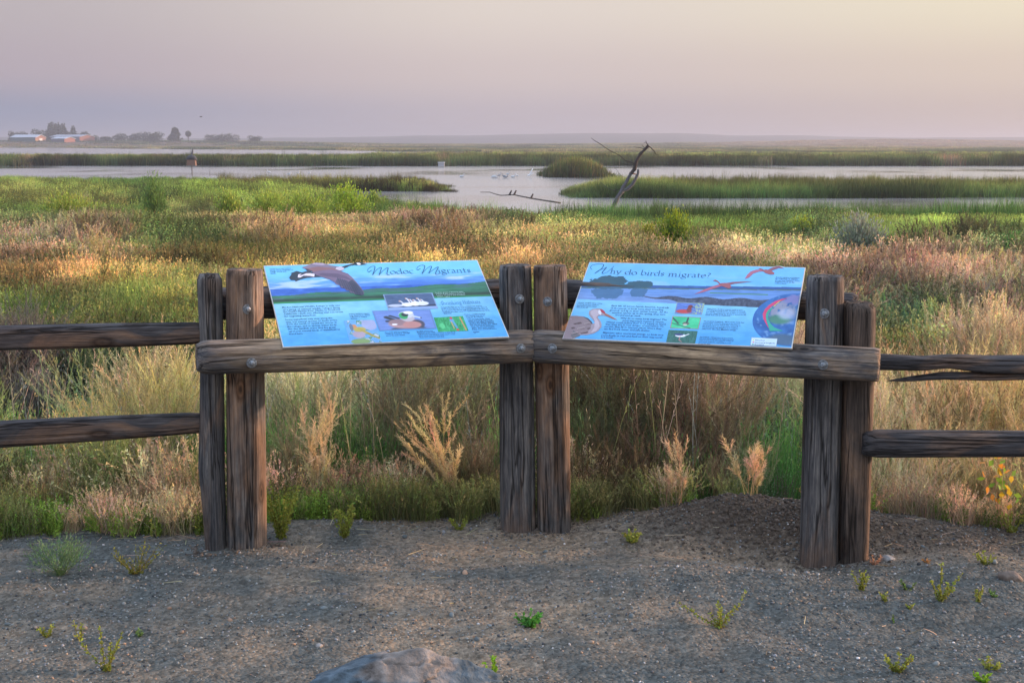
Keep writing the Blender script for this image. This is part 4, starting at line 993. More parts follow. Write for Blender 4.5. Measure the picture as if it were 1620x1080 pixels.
def signs_art(pl, pr):
    g = grid_part('printed_face', 'L', pl, paint_left, 420, 240, face_fxy, .0006); g = grid_part('printed_face', 'R', pr, paint_right, 420, 240, face_fxy, .0006)
    polys_part('goose_picture', 'L', pl, [
        ([(330, 240), (355, 205), (352, 188), (380, 180), (412, 167), (470, 182), (530, 168), (600, 185), (590, 215), (520, 245), (455, 262), (400, 285), (398, 270), (350, 268)], (30, 48, 62)),
        ([(560, 190), (640, 200), (760, 190), (700, 232), (600, 238), (520, 244), (470, 246)], (44, 52, 70)),
        ([(425, 238), (430, 206), (470, 196), (560, 192), (612, 200), (606, 232), (560, 222), (490, 218), (452, 240)], (205, 205, 222)),
        ([(470, 128), (500, 118), (540, 104), (580, 86), (620, 76), (700, 80), (745, 94), (800, 108), (880, 118), (935, 135), (925, 160), (900, 166), (830, 160), (700, 175), (600, 180), (530, 160), (505, 145)], (112, 106, 128)),
        ([(610, 80), (700, 82), (745, 96), (700, 104), (640, 100), (580, 92)], (150, 142, 165)),
        ([(505, 142), (560, 150), (620, 172), (560, 176), (480, 210), (440, 222), (470, 196), (530, 168)], (52, 58, 74)),
        ([(520, 140), (640, 120), (760, 128), (880, 146), (850, 166), (700, 172), (600, 176)], (122, 92, 98)),
        ([(580, 178), (700, 160), (800, 152), (900, 168), (980, 198), (1032, 246), (1080, 300), (1128, 358), (1158, 404), (1150, 432), (1118, 436), (1085, 424), (1060, 428), (1035, 408), (1010, 410), (990, 384), (962, 382), (940, 358), (905, 352), (880, 322), (850, 316), (828, 290), (780, 262), (700, 236), (630, 212)], (104, 92, 118)),
        ([(700, 190), (860, 196), (960, 226), (1020, 266), (1000, 268), (930, 250), (820, 236), (700, 222), (640, 205)], (84, 74, 100)),
        ([(1025, 262), (1075, 306), (1150, 400), (1150, 430), (1120, 434), (1060, 425), (1000, 340), (980, 290)], (58, 64, 86)),
        ([(860, 250), (960, 270), (1010, 330), (1040, 405), (990, 380), (930, 345), (870, 312), (840, 290)], (72, 72, 96)),
        ([(905, 122), (960, 106), (1020, 92), (1070, 74), (1110, 70), (1150, 84), (1192, 94), (1150, 99), (1105, 104), (1050, 102), (1000, 110), (955, 132), (925, 138)], (22, 34, 46)),
        ([(1072, 80), (1105, 80), (1122, 96), (1105, 102), (1085, 100)], (222, 226, 232)),
        ([(850, 128), (900, 118), (935, 134), (928, 158), (890, 164), (840, 150)], (176, 172, 190)),
        ] + [([(860 + i * 26, 235 + i * 10), (866 + i * 26, 235 + i * 10), (905 + i * 31, 345 + i * 12), (898 + i * 31, 345 + i * 12)], (58, 54, 76)) for i in range(8)], 1, .0014)
    photo('pelican_photo', 'L', pl, 2, [(40, 425), (585, 407), (650, 580), (100, 603)], border(p_pelicans, (120, 150, 190)), .0012)
    photo('duck_photo', 'L', pl, 2, [(-78, 607), (560, 590), (632, 800), (0, 826)], border(p_duck, (90, 125, 185)), .0018, 90, 60)
    photo('crane_photo', 'L', pl, 2, [(600, 680), (920, 662), (985, 825), (650, 838)], p_crane, .0012)
    photo('songbird_photo', 'L', pl, 1, [(932, 713), (1270, 705), (1355, 950), (1005, 968)], p_song, .0012)
    title_part('title_lettering', 'L', pl, [('odoc', 2, 124, 204, 392, 194, .0225), ('igrants', 2, 652, 190, 1018, 184, .0225)], [
        (1, [(1240, 158), (1205, 180), (1198, 150), (1240, 118), (1275, 118), (1268, 160), (1250, 212)], .0028), (1, [(1250, 212), (1290, 160), (1335, 128), (1345, 140), (1322, 212)], .0030), (1, [(1322, 212), (1370, 160), (1420, 132), (1408, 200), (1440, 212)], .0030),
        (2, [(455, 140), (418, 158), (420, 128), (460, 104), (500, 110), (492, 150), (470, 198)], .0028), (2, [(470, 198), (515, 150), (560, 116), (575, 125), (545, 192)], .0030), (2, [(545, 192), (600, 150), (650, 122), (622, 185), (630, 206), (665, 196)], .0030)], (20, 85, 130))
    text_part('body_text', 'L', pl, 1, [
        ('Modoc National Wildlife Refuge is only one', 254, 576, 900), ('of a string of national wildlife refuges along', 262, 602, 898), ('the Pacific Flyway from Alaska to Southern', 266, 624, 902), ('California - each one offering vital resources', 272, 648, 932), ('for migrating waterfowl.', 280, 674, 634),
        ('Some waterfowl only stop along the', 288, 712, 815), ('way, but several species of ducks arrive', 296, 738, 868), ('from the north to spend the winter in', 304, 762, 862), ('the refuge; and in spring, water birds', 310, 788, 860), ('like the sandhill crane and the great', 318, 814, 852), ('egret join several kinds of waterfowl to', 324, 840, 902), ('breed here.', 330, 868, 488)], INK)
    text_parts('caption_text', 'L', pl, 1, [('Canada geese start north in', 112, 150, 352), ('spring, taking advantage of', 118, 166, 375), ('refuge ponds and', 124, 182, 300), ('fields.', 128, 200, 190),
        ('Yellow warblers migrate', 990, 648, 1222), ('long distances to winter', 996, 666, 1226), ('in Mexico or Central', 1002, 682, 1190), ('America.', 1010, 698, 1086)], INK, (4, 4))
    text_parts('caption_text', 'L', pl, 2, [('American wigeons migrate', 62, 850, 318), ('south in October and fall', 70, 866, 340), ('across the entire flyway.', 76, 884, 290), ('Sandhill cranes and', 412, 838, 590), ('American coots often', 418, 850, 620), ('migrate and become food for a new flock', 426, 866, 850), ('when many pass on their wide marsh route.', 434, 884, 848), ('They nest summers and sing.', 442, 904, 722)], INK, (3, 5))
    text_part('pelican_caption', 'L', pl, 2, [('Look for groups of American white', 618, 412, 932), ('pelicans as they migrate in spring and', 628, 428, 948), ('summer. They fly in wide formations', 636, 444, 952), ('thanks to airflow.', 642, 464, 782)], (170, 205, 200))
    title_part('subtitle_lettering', 'L', pl, [('hrinking Habitats', 2, 706, 540, 1120, 524, .0150)], [(2, [(705, 512), (690, 500), (680, 520), (700, 532), (690, 545), (655, 538)], .0018)], (50, 120, 175))
    text_part('habitat_text', 'L', pl, 2, [('Refuges like this one provide a critical rest stop for', 680, 572, 1142), ('birds on the flyway as our population grows. One of', 686, 590, 1196), ('the greatest threats to migrating birds is the loss of', 692, 608, 1206), ('wetlands and other stopover habitat along the way. Birds', 700, 626, 1226), ('that must', 712, 640, 800), ('Protect a healthy feeding', 940, 652, 1172), ('and resting stop for as', 950, 668, 1165), ('long as we travel.', 960, 684, 1150), ('You can help birds. Clean', 972, 706, 1225), ('water and open space near', 980, 720, 1255), ('homes can offer food and', 988, 736, 1265), ('shelter for them. When', 996, 752, 1270), ('we set land aside for other', 1004, 768, 1310), ('birds, the whole landscape', 1012, 784, 1270), ('gains, and each season', 1020, 802, 1275), ('brings more waterfowl home', 1026, 818, 1300), ('again.', 1034, 846, 1110)], INK)
    # right panel
    polys_part('crane_picture', 'R', pr, [
        ([(152, 662), (220, 660), (300, 668), (350, 690), (386, 722), (402, 745), (430, 742), (405, 700), (372, 668), (358, 640), (366, 606), (400, 586), (455, 580), (500, 584), (530, 606), (548, 630), (600, 660), (640, 684), (672, 706), (630, 698), (560, 668), (530, 660), (500, 656), (470, 660), (456, 676), (480, 706), (500, 745), (498, 785), (465, 825), (410, 856), (340, 872), (270, 872), (262, 880), (200, 908), (150, 914), (72, 912)], (150, 138, 148)),
        ([(152, 662), (220, 660), (300, 668), (350, 690), (392, 735), (380, 790), (340, 850), (262, 862), (180, 905), (75, 910)], (128, 112, 116)),
        ([(190, 820), (240, 860), (270, 872), (250, 888), (180, 908), (160, 880)], (100, 96, 100)),
        ([(300, 668), (350, 686), (388, 722), (404, 748), (392, 752), (350, 705), (310, 680)], (60, 60, 72)),
        ([(486, 588), (516, 596), (540, 622), (530, 640), (500, 622), (482, 606)], (165, 40, 62)),
        ([(530, 630), (600, 660), (672, 704), (620, 692), (536, 655)], (150, 95, 80)),
        ([(466, 596), (486, 600), (500, 630), (492, 650), (462, 640)], (215, 212, 222)),
        ([(380, 610), (420, 590), (460, 596), (470, 650), (440, 680), (470, 730), (480, 780), (440, 830), (380, 850), (420, 790), (424, 720), (400, 668), (376, 640)], (178, 165, 175)),
        ] + [([(150 + (i * 37) % 210, 690 + (i * 53) % 160), (172 + (i * 37) % 210, 698 + (i * 53) % 160), (166 + (i * 37) % 210, 706 + (i * 53) % 160)], (84, 66, 66) if i % 2 else (165, 150, 150)) for i in range(40)], 3, .0014)
    swan = lambda body, neck, w1, w2: [(w1, (165, 95, 118)), (w2, (128, 80, 98)), (body, (150, 84, 92)), (neck, (142, 76, 84))]
    polys_part('swan_picture', 'R', pr, swan([(470, 310), (500, 300), (560, 298), (596, 318), (606, 348), (580, 360), (540, 348), (490, 330)], [(402, 272), (430, 264), (452, 272), (480, 300), (500, 310), (478, 318), (448, 285), (420, 280)], [(480, 312), (400, 335), (300, 375), (196, 424), (300, 400), (400, 365), (480, 340), (505, 330)], [(545, 300), (620, 288), (720, 284), (845, 282), (740, 296), (640, 308), (590, 320)]), 4, .0014)
    polys_part('swan_picture', 'R', pr, swan([(945, 160), (985, 150), (1040, 160), (1082, 188), (1075, 206), (1030, 206), (980, 190)], [(902, 142), (925, 138), (950, 146), (972, 160), (960, 172), (935, 156)], [(950, 152), (880, 152), (820, 172), (780, 210), (755, 255), (800, 240), (850, 195), (910, 175), (960, 172)], [(1010, 152), (1060, 128), (1130, 110), (1190, 140), (1130, 136), (1070, 158), (1040, 168)]), 4, .0014)
    photo('duck_photo', 'R', pr, 4, [(6, 510), (312, 522), (283, 648), (-21, 636)], border(p_teal, (140, 160, 140)), .0012)
    photo('hummingbird_photo', 'R', pr, 4, [(-41, 662), (274, 678), (243, 806), (-69, 795)], border(p_hummer, (160, 110, 100)), .0012)
    photo('stilt_photo', 'R', pr, 4, [(-84, 815), (236, 828), (207, 964), (-112, 950)], p_stilt, .0012)
    # globe, cut by the right edge of the panel
    gl = loc('R', *zc(4)(840, 700)); bt = loc('R', *zc(4)(1250, 996)); tp = loc('R', *zc(4)(1270, 412)); rr = (tp[1] - bt[1]) / 2; gc = (gl[0] + rr, (tp[1] + bt[1]) / 2)
    def gf(a, b):
        ang = a * 2 * np.pi; r = rr * np.sqrt(b) ; return np.minimum(gc[0] + r * np.cos(ang), PW / 2 - .004 + r * 0), gc[1] + r * np.sin(ang)
    def gp(px, py, a, b):
        zx = (px - 1070) / .143541; zy = (py - 405) / .143541; n = fbm(zx * .012, zy * .012, 151)[:, None]; n2 = fbm(zx * .03, zy * .03, 153)[:, None]
        c = np.array([22, 92, 165]) + (n - .5) * 60; c = over(c, ss(.58, .72, n2) * .7, (120, 160, 205))
        land = E(zx, zy, 1160, 620, 160, 130, .25); c = over(c, land * ss(.3, .45, n2), (135, 140, 165)); c = over(c, E(zx, zy, 1130, 700, 120, 50, .3), (60, 125, 105)); c = over(c, E(zx, zy, 1210, 640, 90, 60, .4) * .8, (170, 182, 212)); c = over(c, E(zx, zy, 1290, 480, 110, 60, .4) * ss(.3, .5, n2), (120, 120, 180))
        c = over(c, E(zx, zy, 1160, 930, 150, 70, .3) * .9, (62, 92, 120)); return over(c, ss(.85, 1, b)[:, None] * .5, (25, 95, 175))
    g = grid_part('globe_picture', 'R', pr, gp, 140, 40, gf, .0012)
    polys_part('route_arrows', 'R', pr, [
        ([(1020, 802), (985, 745), (958, 690), (952, 640), (975, 590), (1020, 545), (1090, 500), (1165, 475), (1228, 466), (1180, 486), (1110, 520), (1040, 565), (1000, 615), (985, 670), (995, 730)], (205, 60, 110)),
        ([(1030, 830), (1010, 760), (990, 700), (988, 640), (1010, 600), (1075, 560), (1045, 600), (1015, 640), (1010, 690), (1035, 745), (1080, 790), (1180, 830), (1080, 828)], (40, 160, 140)),
        ([(1070, 570), (1082, 545), (1120, 512), (1165, 490), (1120, 520), (1090, 548)], (215, 200, 90))], 4, .0018)
    polys_part('legend_box', 'R', pr, [([(828, 898), (1115, 912), (1103, 1000), (814, 986)], (150, 165, 175)), ([(832, 903), (1110, 916), (1099, 995), (820, 981)], (190, 215, 232)), ([(845, 922), (860, 922), (858, 934), (843, 934)], (215, 200, 90)), ([(842, 946), (857, 947), (855, 959), (840, 958)], (205, 60, 110)), ([(838, 968), (853, 969), (851, 981), (836, 980)], (40, 160, 140))], 4, .0018)
    text_part('legend_text', 'R', pr, 4, [('Waterfowl', 866, 936, 972), ('Neotropical Songbirds', 862, 962, 1086), ('Shorebirds', 858, 984, 966)], INK, .0026)
    title_part('title_lettering', 'R', pr, [('hy', 3, 588, 196, 712, 202, .0215), ('do', 3, 750, 204, 890, 212, .0215), ('birds', 3, 924, 212, 1190, 222, .0215), ('migrate?', 3, 1228, 226, 1700, 244, .0215)], [
        (3, [(395, 150), (378, 130), (400, 102), (470, 90), (522, 98), (500, 140), (460, 170), (425, 194)], .0028), (3, [(425, 194), (470, 160), (545, 132), (552, 130), (508, 182), (515, 196)], .0032), (3, [(515, 196), (560, 180), (610, 140), (636, 114)], .0026)], (20, 80, 130))
    text_part('body_text', 'R', pr, 3, [
        ('Each fall, all across North America, hundreds', 606, 556, 1246), ('of thousands of birds leave their breeding', 596, 582, 1185), ('grounds and fly to their winter homes.  As the', 588, 606, 1235), ('weather warms up in the spring, they turn', 612, 632, 1205), ('around and go back.', 650, 658, 935),
        ('Why do so many birds migrate? The', 705, 692, 1222), ('most important reason is simple:', 728, 720, 1192), ('Winter could reduce their food supply so much', 548, 736, 1215), ('that they are in real danger of starvation. To', 540, 760, 1190), ('survive, they fly to warmer places where they', 530, 784, 1165), ('can find food, water, and safe shelter.', 522, 810, 1040), ('Migration takes enormous energy, so birds stop', 510, 852, 1190), ('periodically to rest and feed on their way north', 496, 880, 1176), ('and south.', 490, 902, 632)], INK)
    text_part('caption_text', 'R', pr, 3, [('Greater sandhill cranes winter', 238, 520, 512), ('in the big marshes nearby in', 232, 538, 468), ('agricultural central valleys', 226, 556, 448), ('here in the fall.', 224, 570, 352)], INK)
    text_parts('caption_text', 'R', pr, 4, [('Tundra swans sometimes', 1094, 242, 1360), ('fly together in winter', 1090, 258, 1342), ('groups and "feather". Some', 1088, 276, 1362), ('migrate from as far', 1086, 292, 1304), ('north as Alaska.', 1084, 308, 1215),
        ('Waterfowl - As these migrate north to their', 338, 588, 738), ('breeding grounds in the tundras of Canada', 332, 604, 764), ('and Alaska, waterfowl stop at lakes of marshes', 328, 622, 770), ('like this refuge along the flyway to spend the fall', 324, 640, 770), ('fields and rest in California.', 320, 656, 600),
        ('Neotropical Songbirds - Most of the birds that', 302, 724, 750), ('nest in parks of North America in the summer', 298, 742, 706), ('hundreds to more over a day, returning to', 292, 758, 712), ('the tropics, they are rarely more widely at', 288, 776, 682), ('Central and South America and could be', 284, 792, 678), ('seasonal like the Mexico songs.', 280, 810, 665),
        ('Shorebirds - About tens of shorebirds,', 260, 898, 630), ('this and more nesting and migrating here', 254, 914, 636), ('rests and the birds are rested in wetlands', 250, 930, 632), ('and small shallows, searching in mud', 246, 950, 606), ('along the way.', 240, 970, 378)], INK, (5, 5, 6, 5))

def fences():
    wA = wood_mat('weathered_log_a', seed=3.1, warmth=.42, dark=(.026, .028, .032), mid=(.082, .083, .084), light=(.25, .235, .21), warm=(.30, .17, .09)); wB = wood_mat('weathered_log_b', seed=8.4, warmth=.1, dark=(.026, .028, .032), mid=(.082, .084, .088), light=(.23, .22, .205))
    wR = wood_mat('worn_rail', seed=5.2, warmth=.45, dark=(.028, .03, .038), mid=(.095, .098, .105), light=(.27, .25, .22), warm=(.40, .27, .15), stain=.55, zband=(.22, .88))
    wD = wood_mat('dark_split_rail', seed=12.3, warmth=.0, dark=(.022, .022, .026), mid=(.055, .055, .06), light=(.12, .115, .115), stain=.3)
    wT = wood_mat('brown_post', seed=1.7, warmth=.15, dark=(.03, .026, .024), mid=(.075, .06, .05), light=(.16, .125, .10))
    PO, RO, BO = .205, .07, .345
    stands = {}
    for side, lab in (('L', 'low log stand with a tilted blue sign titled Modoc Migrants'), ('R', 'low log stand with a tilted blue sign titled Why do birds migrate')):
        s = SIDE[side]; stands[side] = root('sign_stand', (s['p'].x, s['p'].y + .2, 0), lab, 'sign', 'sign stands along the fence')
    L, R = stands['L'], stands['R']
    post_px('post', [(426, 358, 416), (560, 358, 418), (720, 359, 420), (872, 360, 421)], 'L', PO, wA, L, seed=11, e=2.5, facets=((-1.5, .93), (-.35, .97)), bevel=.1, amp=.03)
    post_px('post', [(419, 790, 840), (560, 790, 843), (700, 790, 846), (850, 792, 848)], 'L', PO + .005, wB, L, seed=12, e=2.6, facets=((-1.57, .93),), bevel=.12, amp=.04)
    post_px('post', [(420, 844, 896), (560, 846, 900), (700, 849, 902), (850, 850, 903)], 'R', PO, wA, R, seed=13, e=2.5, facets=((-1.5, .94),), bevel=.12, amp=.04)
    post_px('post', [(436, 1278, 1334), (560, 1274, 1332), (720, 1270, 1328), (888, 1266, 1325)], 'R', PO, wB, R, seed=14, e=2.5, facets=((-1.6, .93),), bevel=.1, amp=.03)
    rl = lambda px, py: onrail('L', px, py, RO); rr_ = lambda px, py: onrail('R', px, py, RO)
    o = beam('front_rail', [(311, 541, 590), (330, 538, 592), (500, 533, 588), (680, 527, 580), (845, 521, 573)], rl, wR, L, seed=21, e=2.2, amp=.045, bevel=.5)
    o = beam('front_rail', [(847, 521, 573), (1000, 530, 583), (1150, 538, 592), (1290, 546, 600), (1391, 551, 605)], rr_, wR, R, seed=22, e=2.6, amp=.04, bevel=.08)
    beam('rear_rail', [(322, 456, 506), (500, 451, 500), (700, 445, 494), (828, 440, 486)], lambda a, b: onrail('L', a, b, BO), wD, L, seed=23, e=2.6)
    beam('rear_rail', [(862, 440, 486), (1000, 446, 492), (1200, 456, 502), (1356, 463, 512)], lambda a, b: onrail('R', a, b, BO), wD, R, seed=24, e=2.8)
    for sd, px, py, kind in (('L', 392, 489, 'p'), ('L', 398, 574, 'r'), ('L', 822, 473, 'p'), ('L', 824, 551, 'r'), ('R', 866, 477, 'p'), ('R', 874, 551, 'r'), ('R', 1304, 496, 'p'), ('R', 1302, 577, 'r')):
        bolt(sd, px, py, PO - .068 if kind == 'p' else RO - .067, stands[sd])
    # cut-out bumps beyond the top edge
    z1, z4 = zc(1), zc(4)
    bl = [loc('L', *z1(*p)) for p in [(1195, 91), (1150, 81), (1110, 67), (1070, 72), (1040, 92), (770, 94), (740, 88), (690, 76), (620, 73), (585, 82), (545, 99)]]
    br = [loc('R', *z4(*p)) for p in [(1190, 140), (1130, 106), (1065, 124), (1050, 132)]]
    bl = [(x, max(y, PLN)) for x, y in bl]; br = [(x, max(y, PLN)) for x, y in br]
    pl = make_panel('L', L, bl, 'tilted blue panel with a flying goose and the title Modoc Migrants'); pr = make_panel('R', R, br, 'tilted blue panel with a crane, a globe and the title Why do birds migrate')
    signs_art(pl, pr)
    # split rail fences
    p = onrail('L', 335, 875, PO); fl = root('split_rail_fence', (p.x, p.y, 0), 'dark split rail fence with two rails running off to the left', 'fence', 'split rail fences beside the signs')
    post_px('post', [(433, 313, 348), (445, 312, 351), (560, 317, 353), (660, 316, 354), (740, 314, 354), (800, 320, 356), (876, 326, 358)], 'L', PO + .01, wB, fl, seed=31, e=2.3, amp=.05, bevel=.5, cracks=6)
    def yl(px, py): return W(px, py, 5.52 + (px - 320) * .0007)
    beam('rail', [(-420, 522, 570), (-60, 516, 557), (0, 515, 553), (150, 512, 550), (308, 510, 544), (326, 512, 542)], yl, wD, fl, dep=.8, seed=32, e=3.6, amp=.07, cracks=7)
    beam('rail', [(-420, 668, 728), (-60, 666, 712), (0, 665, 708), (160, 658, 697), (300, 653, 686), (328, 654, 684)], yl, wD, fl, dep=.8, seed=33, e=4, amp=.06, cracks=7)
    p = onrail('R', 1355, 875, PO); fr = root('split_rail_fence', (p.x, p.y, 0), 'dark split rail fence with a splintered upper rail running off to the right', 'fence', 'split rail fences beside the signs')
    post_px('post', [(478, 1337, 1382), (490, 1335, 1384), (600, 1334, 1381), (740, 1331, 1377), (876, 1328, 1372)], 'R', PO + .01, wT, fr, seed=34, e=3.2, amp=.03, bevel=.5)
    def yr(px, py): return W(px, py, 5.50 + (px - 1380) * .00005)
    beam('rail', [(1350, 560, 584), (1400, 560, 585), (1460, 563, 586), (1500, 560, 582), (1560, 562, 590), (1640, 561, 590), (1760, 562, 592), (2080, 566, 596)], yr, wD, fr, dep=1.2, seed=35, e=3.6, amp=.08, cracks=8)
    beam('rail_splinter', [(1406, 601, 603), (1440, 595, 603), (1490, 588, 600), (1560, 588, 602), (1640, 588, 600), (1760, 588, 600)], lambda a, b: W(a, b, 5.51), wD, fr, dep=1.2, seed=36, e=3, amp=.08, cracks=3)
    beam('rail', [(1362, 681, 719), (1388, 680, 722), (1500, 681, 722), (1640, 682, 722), (1800, 682, 724), (2080, 684, 728)], yr, wD, fr, dep=.9, seed=37, e=4.5, amp=.05, cracks=7)

# ------------------------------------------------------------------ stones, weeds, bushes
def stone_mesh(r, seed, col, sub=3, flat=.6):
    import bmesh
    bm = bmesh.new(); bmesh.ops.create_icosphere(bm, subdivisions=sub, radius=1)
    co = np.array([v.co[:] for v in bm.verts]); Fc = np.array([[v.index for v in f.verts] for f in bm.faces]); bm.free()
    d = 1 + .5 * (fbm(co[:, 0] * 1.2 + seed, co[:, 1] * 1.2 + co[:, 2] * .8 + 5, seed) - .5) + .25 * (fbm(co[:, 0] * 3.5 + seed, co[:, 1] * 3.5 + co[:, 2] * 3, seed + 9) - .5)
    for k in range(7):
        a = np.array(random.Random(seed * 13 + k).choices(np.linspace(-1, 1, 21), k=3)); a = a / (np.linalg.norm(a) + 1e-6); t = co @ a
        d = np.where(t * d > .74, .74 / np.maximum(t, .1), d)
    V = co * d[:, None] * np.array([1, .8, flat]) * r
    return V, Fc

def pebbles():
    colx = bpy.data.collections.new('pebble_variants')
    pm = veg_mat('pebble', True, 0.0)
    for i in range(5):
        V, Fc = stone_mesh(1.0, 40 + i, None, 1, .55); n = len(Fc)
        o = mesh('pebble_%d' % i, V, Fc, pm, col=np.ones((len(V), 3)), link=False); colx.objects.link(o)
    PROTO['pebble'] = (colx, 5)
    n = 34000; y = rng.uniform(3.6, 6.3, n); x = rng.uniform(-1, 1, n) * y * .46
    e = y - edge_y(x); ok = (e < .15) & (rng.uniform(size=n) < .25 + .9 * ss(.35, .6, fbm(x * 3, y * 3, 201))); x, y = x[ok], y[ok]; n = len(x)
    r = .0026 + .0062 * rng.uniform(0, 1, n) ** 3 + .013 * (rng.uniform(size=n) < .012) * rng.uniform(.2, 1, n) ** 1.5
    pal = np.array([[.11, .135, .145], [.20, .22, .22], [.05, .06, .07], [.24, .19, .15], [.19, .20, .22], [.30, .20, .14], [.42, .42, .42]]); pi = rng.choice(7, n, p=[.3, .24, .2, .1, .11, .035, .015])
    t = pal[pi] * rng.normal(1, .2, (n, 1)).clip(.5, 1.6)
    scatter('gravel', 'pebble', np.stack([x, y, height(x, y) + r * .15], 1), r, t, 'loose grey gravel strewn over the foreground pad', 'gravel', .4)
    n = 420; x = rng.uniform(-3, 3, n); y = edge_y(x) - np.abs(rng.normal(0, .28, n)); far_ = rng.uniform(size=n) < .25; y = np.where(far_, rng.uniform(4.2, 5.8, n), y)
    vb = VB(); a = rng.uniform(0, 6.283, n); D = np.stack([np.cos(a), np.sin(a), rng.normal(.02, .08, n)], 1)
    vb.strips(np.stack([x, y, height(x, y) + .006], 1), D, rng.uniform(.015, .09, n), .003, rng.normal(0, .15, (n, 3)) * [1, 1, .2], cvar(n, (.42, .34, .23), .3), 3, .5)
    tag(vb.build('straw_litter', VEGP), 'broken bits of dry straw littering the gravel edge', 'litter', kind='stuff')
    # dirt clods on the mound
    n = 2600; x = rng.normal(1.12, .32, n); y = rng.normal(5.85, .13, n); x2 = rng.uniform(1.35, 2.7, n // 2); y2 = rng.normal(5.7, .12, n // 2); x = np.append(x, x2); y = np.append(y, y2); n = len(x)
    for side_, px_, py_ in (('L', 338, 874), ('L', 390, 872), ('L', 820, 850), ('R', 876, 850), ('R', 1295, 888), ('R', 1350, 876)):
        q = onrail(side_, px_, py_, .205); m_ = 110; a = rng.uniform(0, 6.283, m_); rr2 = .07 + np.abs(rng.normal(0, .035, m_)); x = np.append(x, q.x + np.cos(a) * rr2); y = np.append(y, q.y + np.sin(a) * rr2)
    n = len(x)
    r = .004 + .011 * rng.uniform(0, 1, n) ** 2.5
    scatter('dirt_clods', 'pebble', np.stack([x, y, height(x, y)], 1), r, np.array([.085, .07, .058]) * rng.normal(1, .25, (n, 1)).clip(.4, 1.7), 'dark crumbly soil clods on the mound by the right posts', 'soil', .6)
    def big(px, py, w, lab, colr, seed, flat=.6):
        p = GR(px, py, 3, 8); V, Fc = stone_mesh(w / 2, seed, None, 3, flat)
        n = fbm(V[:, 0] / w * 5 + 3, V[:, 1] / w * 5, seed)[:, None]; c = np.array(colr) * (.7 + .6 * n)
        o = mesh('stone', V, Fc, STONE, None, Matrix.Translation(p), col=c, smooth=False); tag(o, lab, 'stone', 'loose stones on the gravel')
    for a in [(1405, 884, .055, 'pale rounded stone just right of the rightmost post', (.22, .22, .22), 61), (1276, 905, .026, 'small grey stone left of the foot of the right sign post', (.2, .2, .2), 62), (930, 668 + 200, .02, 'small tan stone right of the centre posts', (.28, .22, .16), 63),
              (545, 940, .03, 'dark grey flat stone in the gravel left of centre', (.10, .11, .12), 64), (505, 1022, .032, 'pale flat stone left of the big boulder', (.26, .25, .24), 65), (1600, 915, .1, 'half buried tan rock at the right edge of the gravel', (.16, .13, .11), 66)]: big(*a)
    # boulder
    c = GR(655, 1079, 3, 8); c = Vector((-.325, 3.98, -.02)); V, Fc = stone_mesh(.285, 71, None, 6, .5)
    V[:, 1] *= .62
    V = V + (fbm(V[:, 0] * 9, V[:, 1] * 9 + V[:, 2] * 7, 73) - .5)[:, None] * .03 + (fbm(V[:, 0] * 30, V[:, 1] * 30 + V[:, 2] * 22, 74) - .5)[:, None] * .012
    V = V - (ss(.02, .0, np.abs(fbm(V[:, 0] * 5 + 2, V[:, 1] * 7 + V[:, 2] * 10, 77) - .5)) * .012)[:, None] * V / (np.linalg.norm(V, axis=1, keepdims=True) + 1e-6)
    n = fbm(V[:, 0] * 4 + 1, V[:, 1] * 5 + V[:, 2] * 9, 75)[:, None]; n2 = fbm(V[:, 0] * 25, V[:, 1] * 25 + V[:, 2] * 25, 76)[:, None]
    colr = np.array([.09, .128, .16]) * (.35 + 1.2 * n2); colr = colr * .85; colr = colr + (np.array([.20, .18, .165]) * (.5 + .9 * n2) - colr) * ss(.5, .6, n)
    V = V * [1, 1, 1]; top = V[:, 2].max(); want = CH - 3.98 * math.tan(TH + math.atan((1024 - 540) / F)); c.z = want - top
    o = mesh('boulder', V, Fc, STONE, None, Matrix.Translation(c), col=colr, smooth=True); tag(o, 'big blue grey boulder at the bottom centre of the gravel', 'boulder')

def plant(name, vb, pos, scale, tint, label, cat, group=None, lean=(0, 0), rz=None):
    V = np.concatenate(vb.v); V = V * np.asarray(scale)
    V[:, 0] += V[:, 2] * lean[0]; V[:, 1] += V[:, 2] * lean[1]
    C = np.concatenate(vb.c) * np.asarray(tint)[None]
    o = mesh(name, V, np.concatenate(vb.f), VEGP, None, Matrix.Translation(pos) @ Matrix.Rotation(rz if rz is not None else random.uniform(0, 6.28), 4, 'Z'), col=C.clip(0, .9))
    return tag(o, label, cat, group)

def weed_mesh(stalks, h, spread, nl=34, ll=.02, lw=.010, dirs=None):
    """gravel weed: a few upright leafy stalks"""
    vb = VB(); n = stalks
    a = rng.uniform(0, 6.283, n); D = np.stack([np.cos(a) * spread, np.sin(a) * spread, np.ones(n)], 1)
    if dirs is not None: D = np.array(dirs, float); n = len(D)
    L = h * rng.uniform(.75, 1.05, n) if dirs is None else np.linalg.norm(D, axis=1) * h
    at = vb.strips(disc(n, .012), D, L, .004, np.tile([0, 0, .12], (n, 1)), cvar(n, (.7, .6, .45)), 4, .5)
    for k in range(nl):
        t = np.clip((k + rng.uniform(0, 1, n)) / nl, .08, 1); P, T = at(t)
        vb.cards(P, T / np.linalg.norm(T, axis=1, keepdims=True) * .5 + rng.normal(0, .6, (n, 3)), ll * rng.uniform(.7, 1.3, n), lw, cvar(n, (1, 1, 1), .2) * (.8 + .35 * t[:, None]))
    return vb

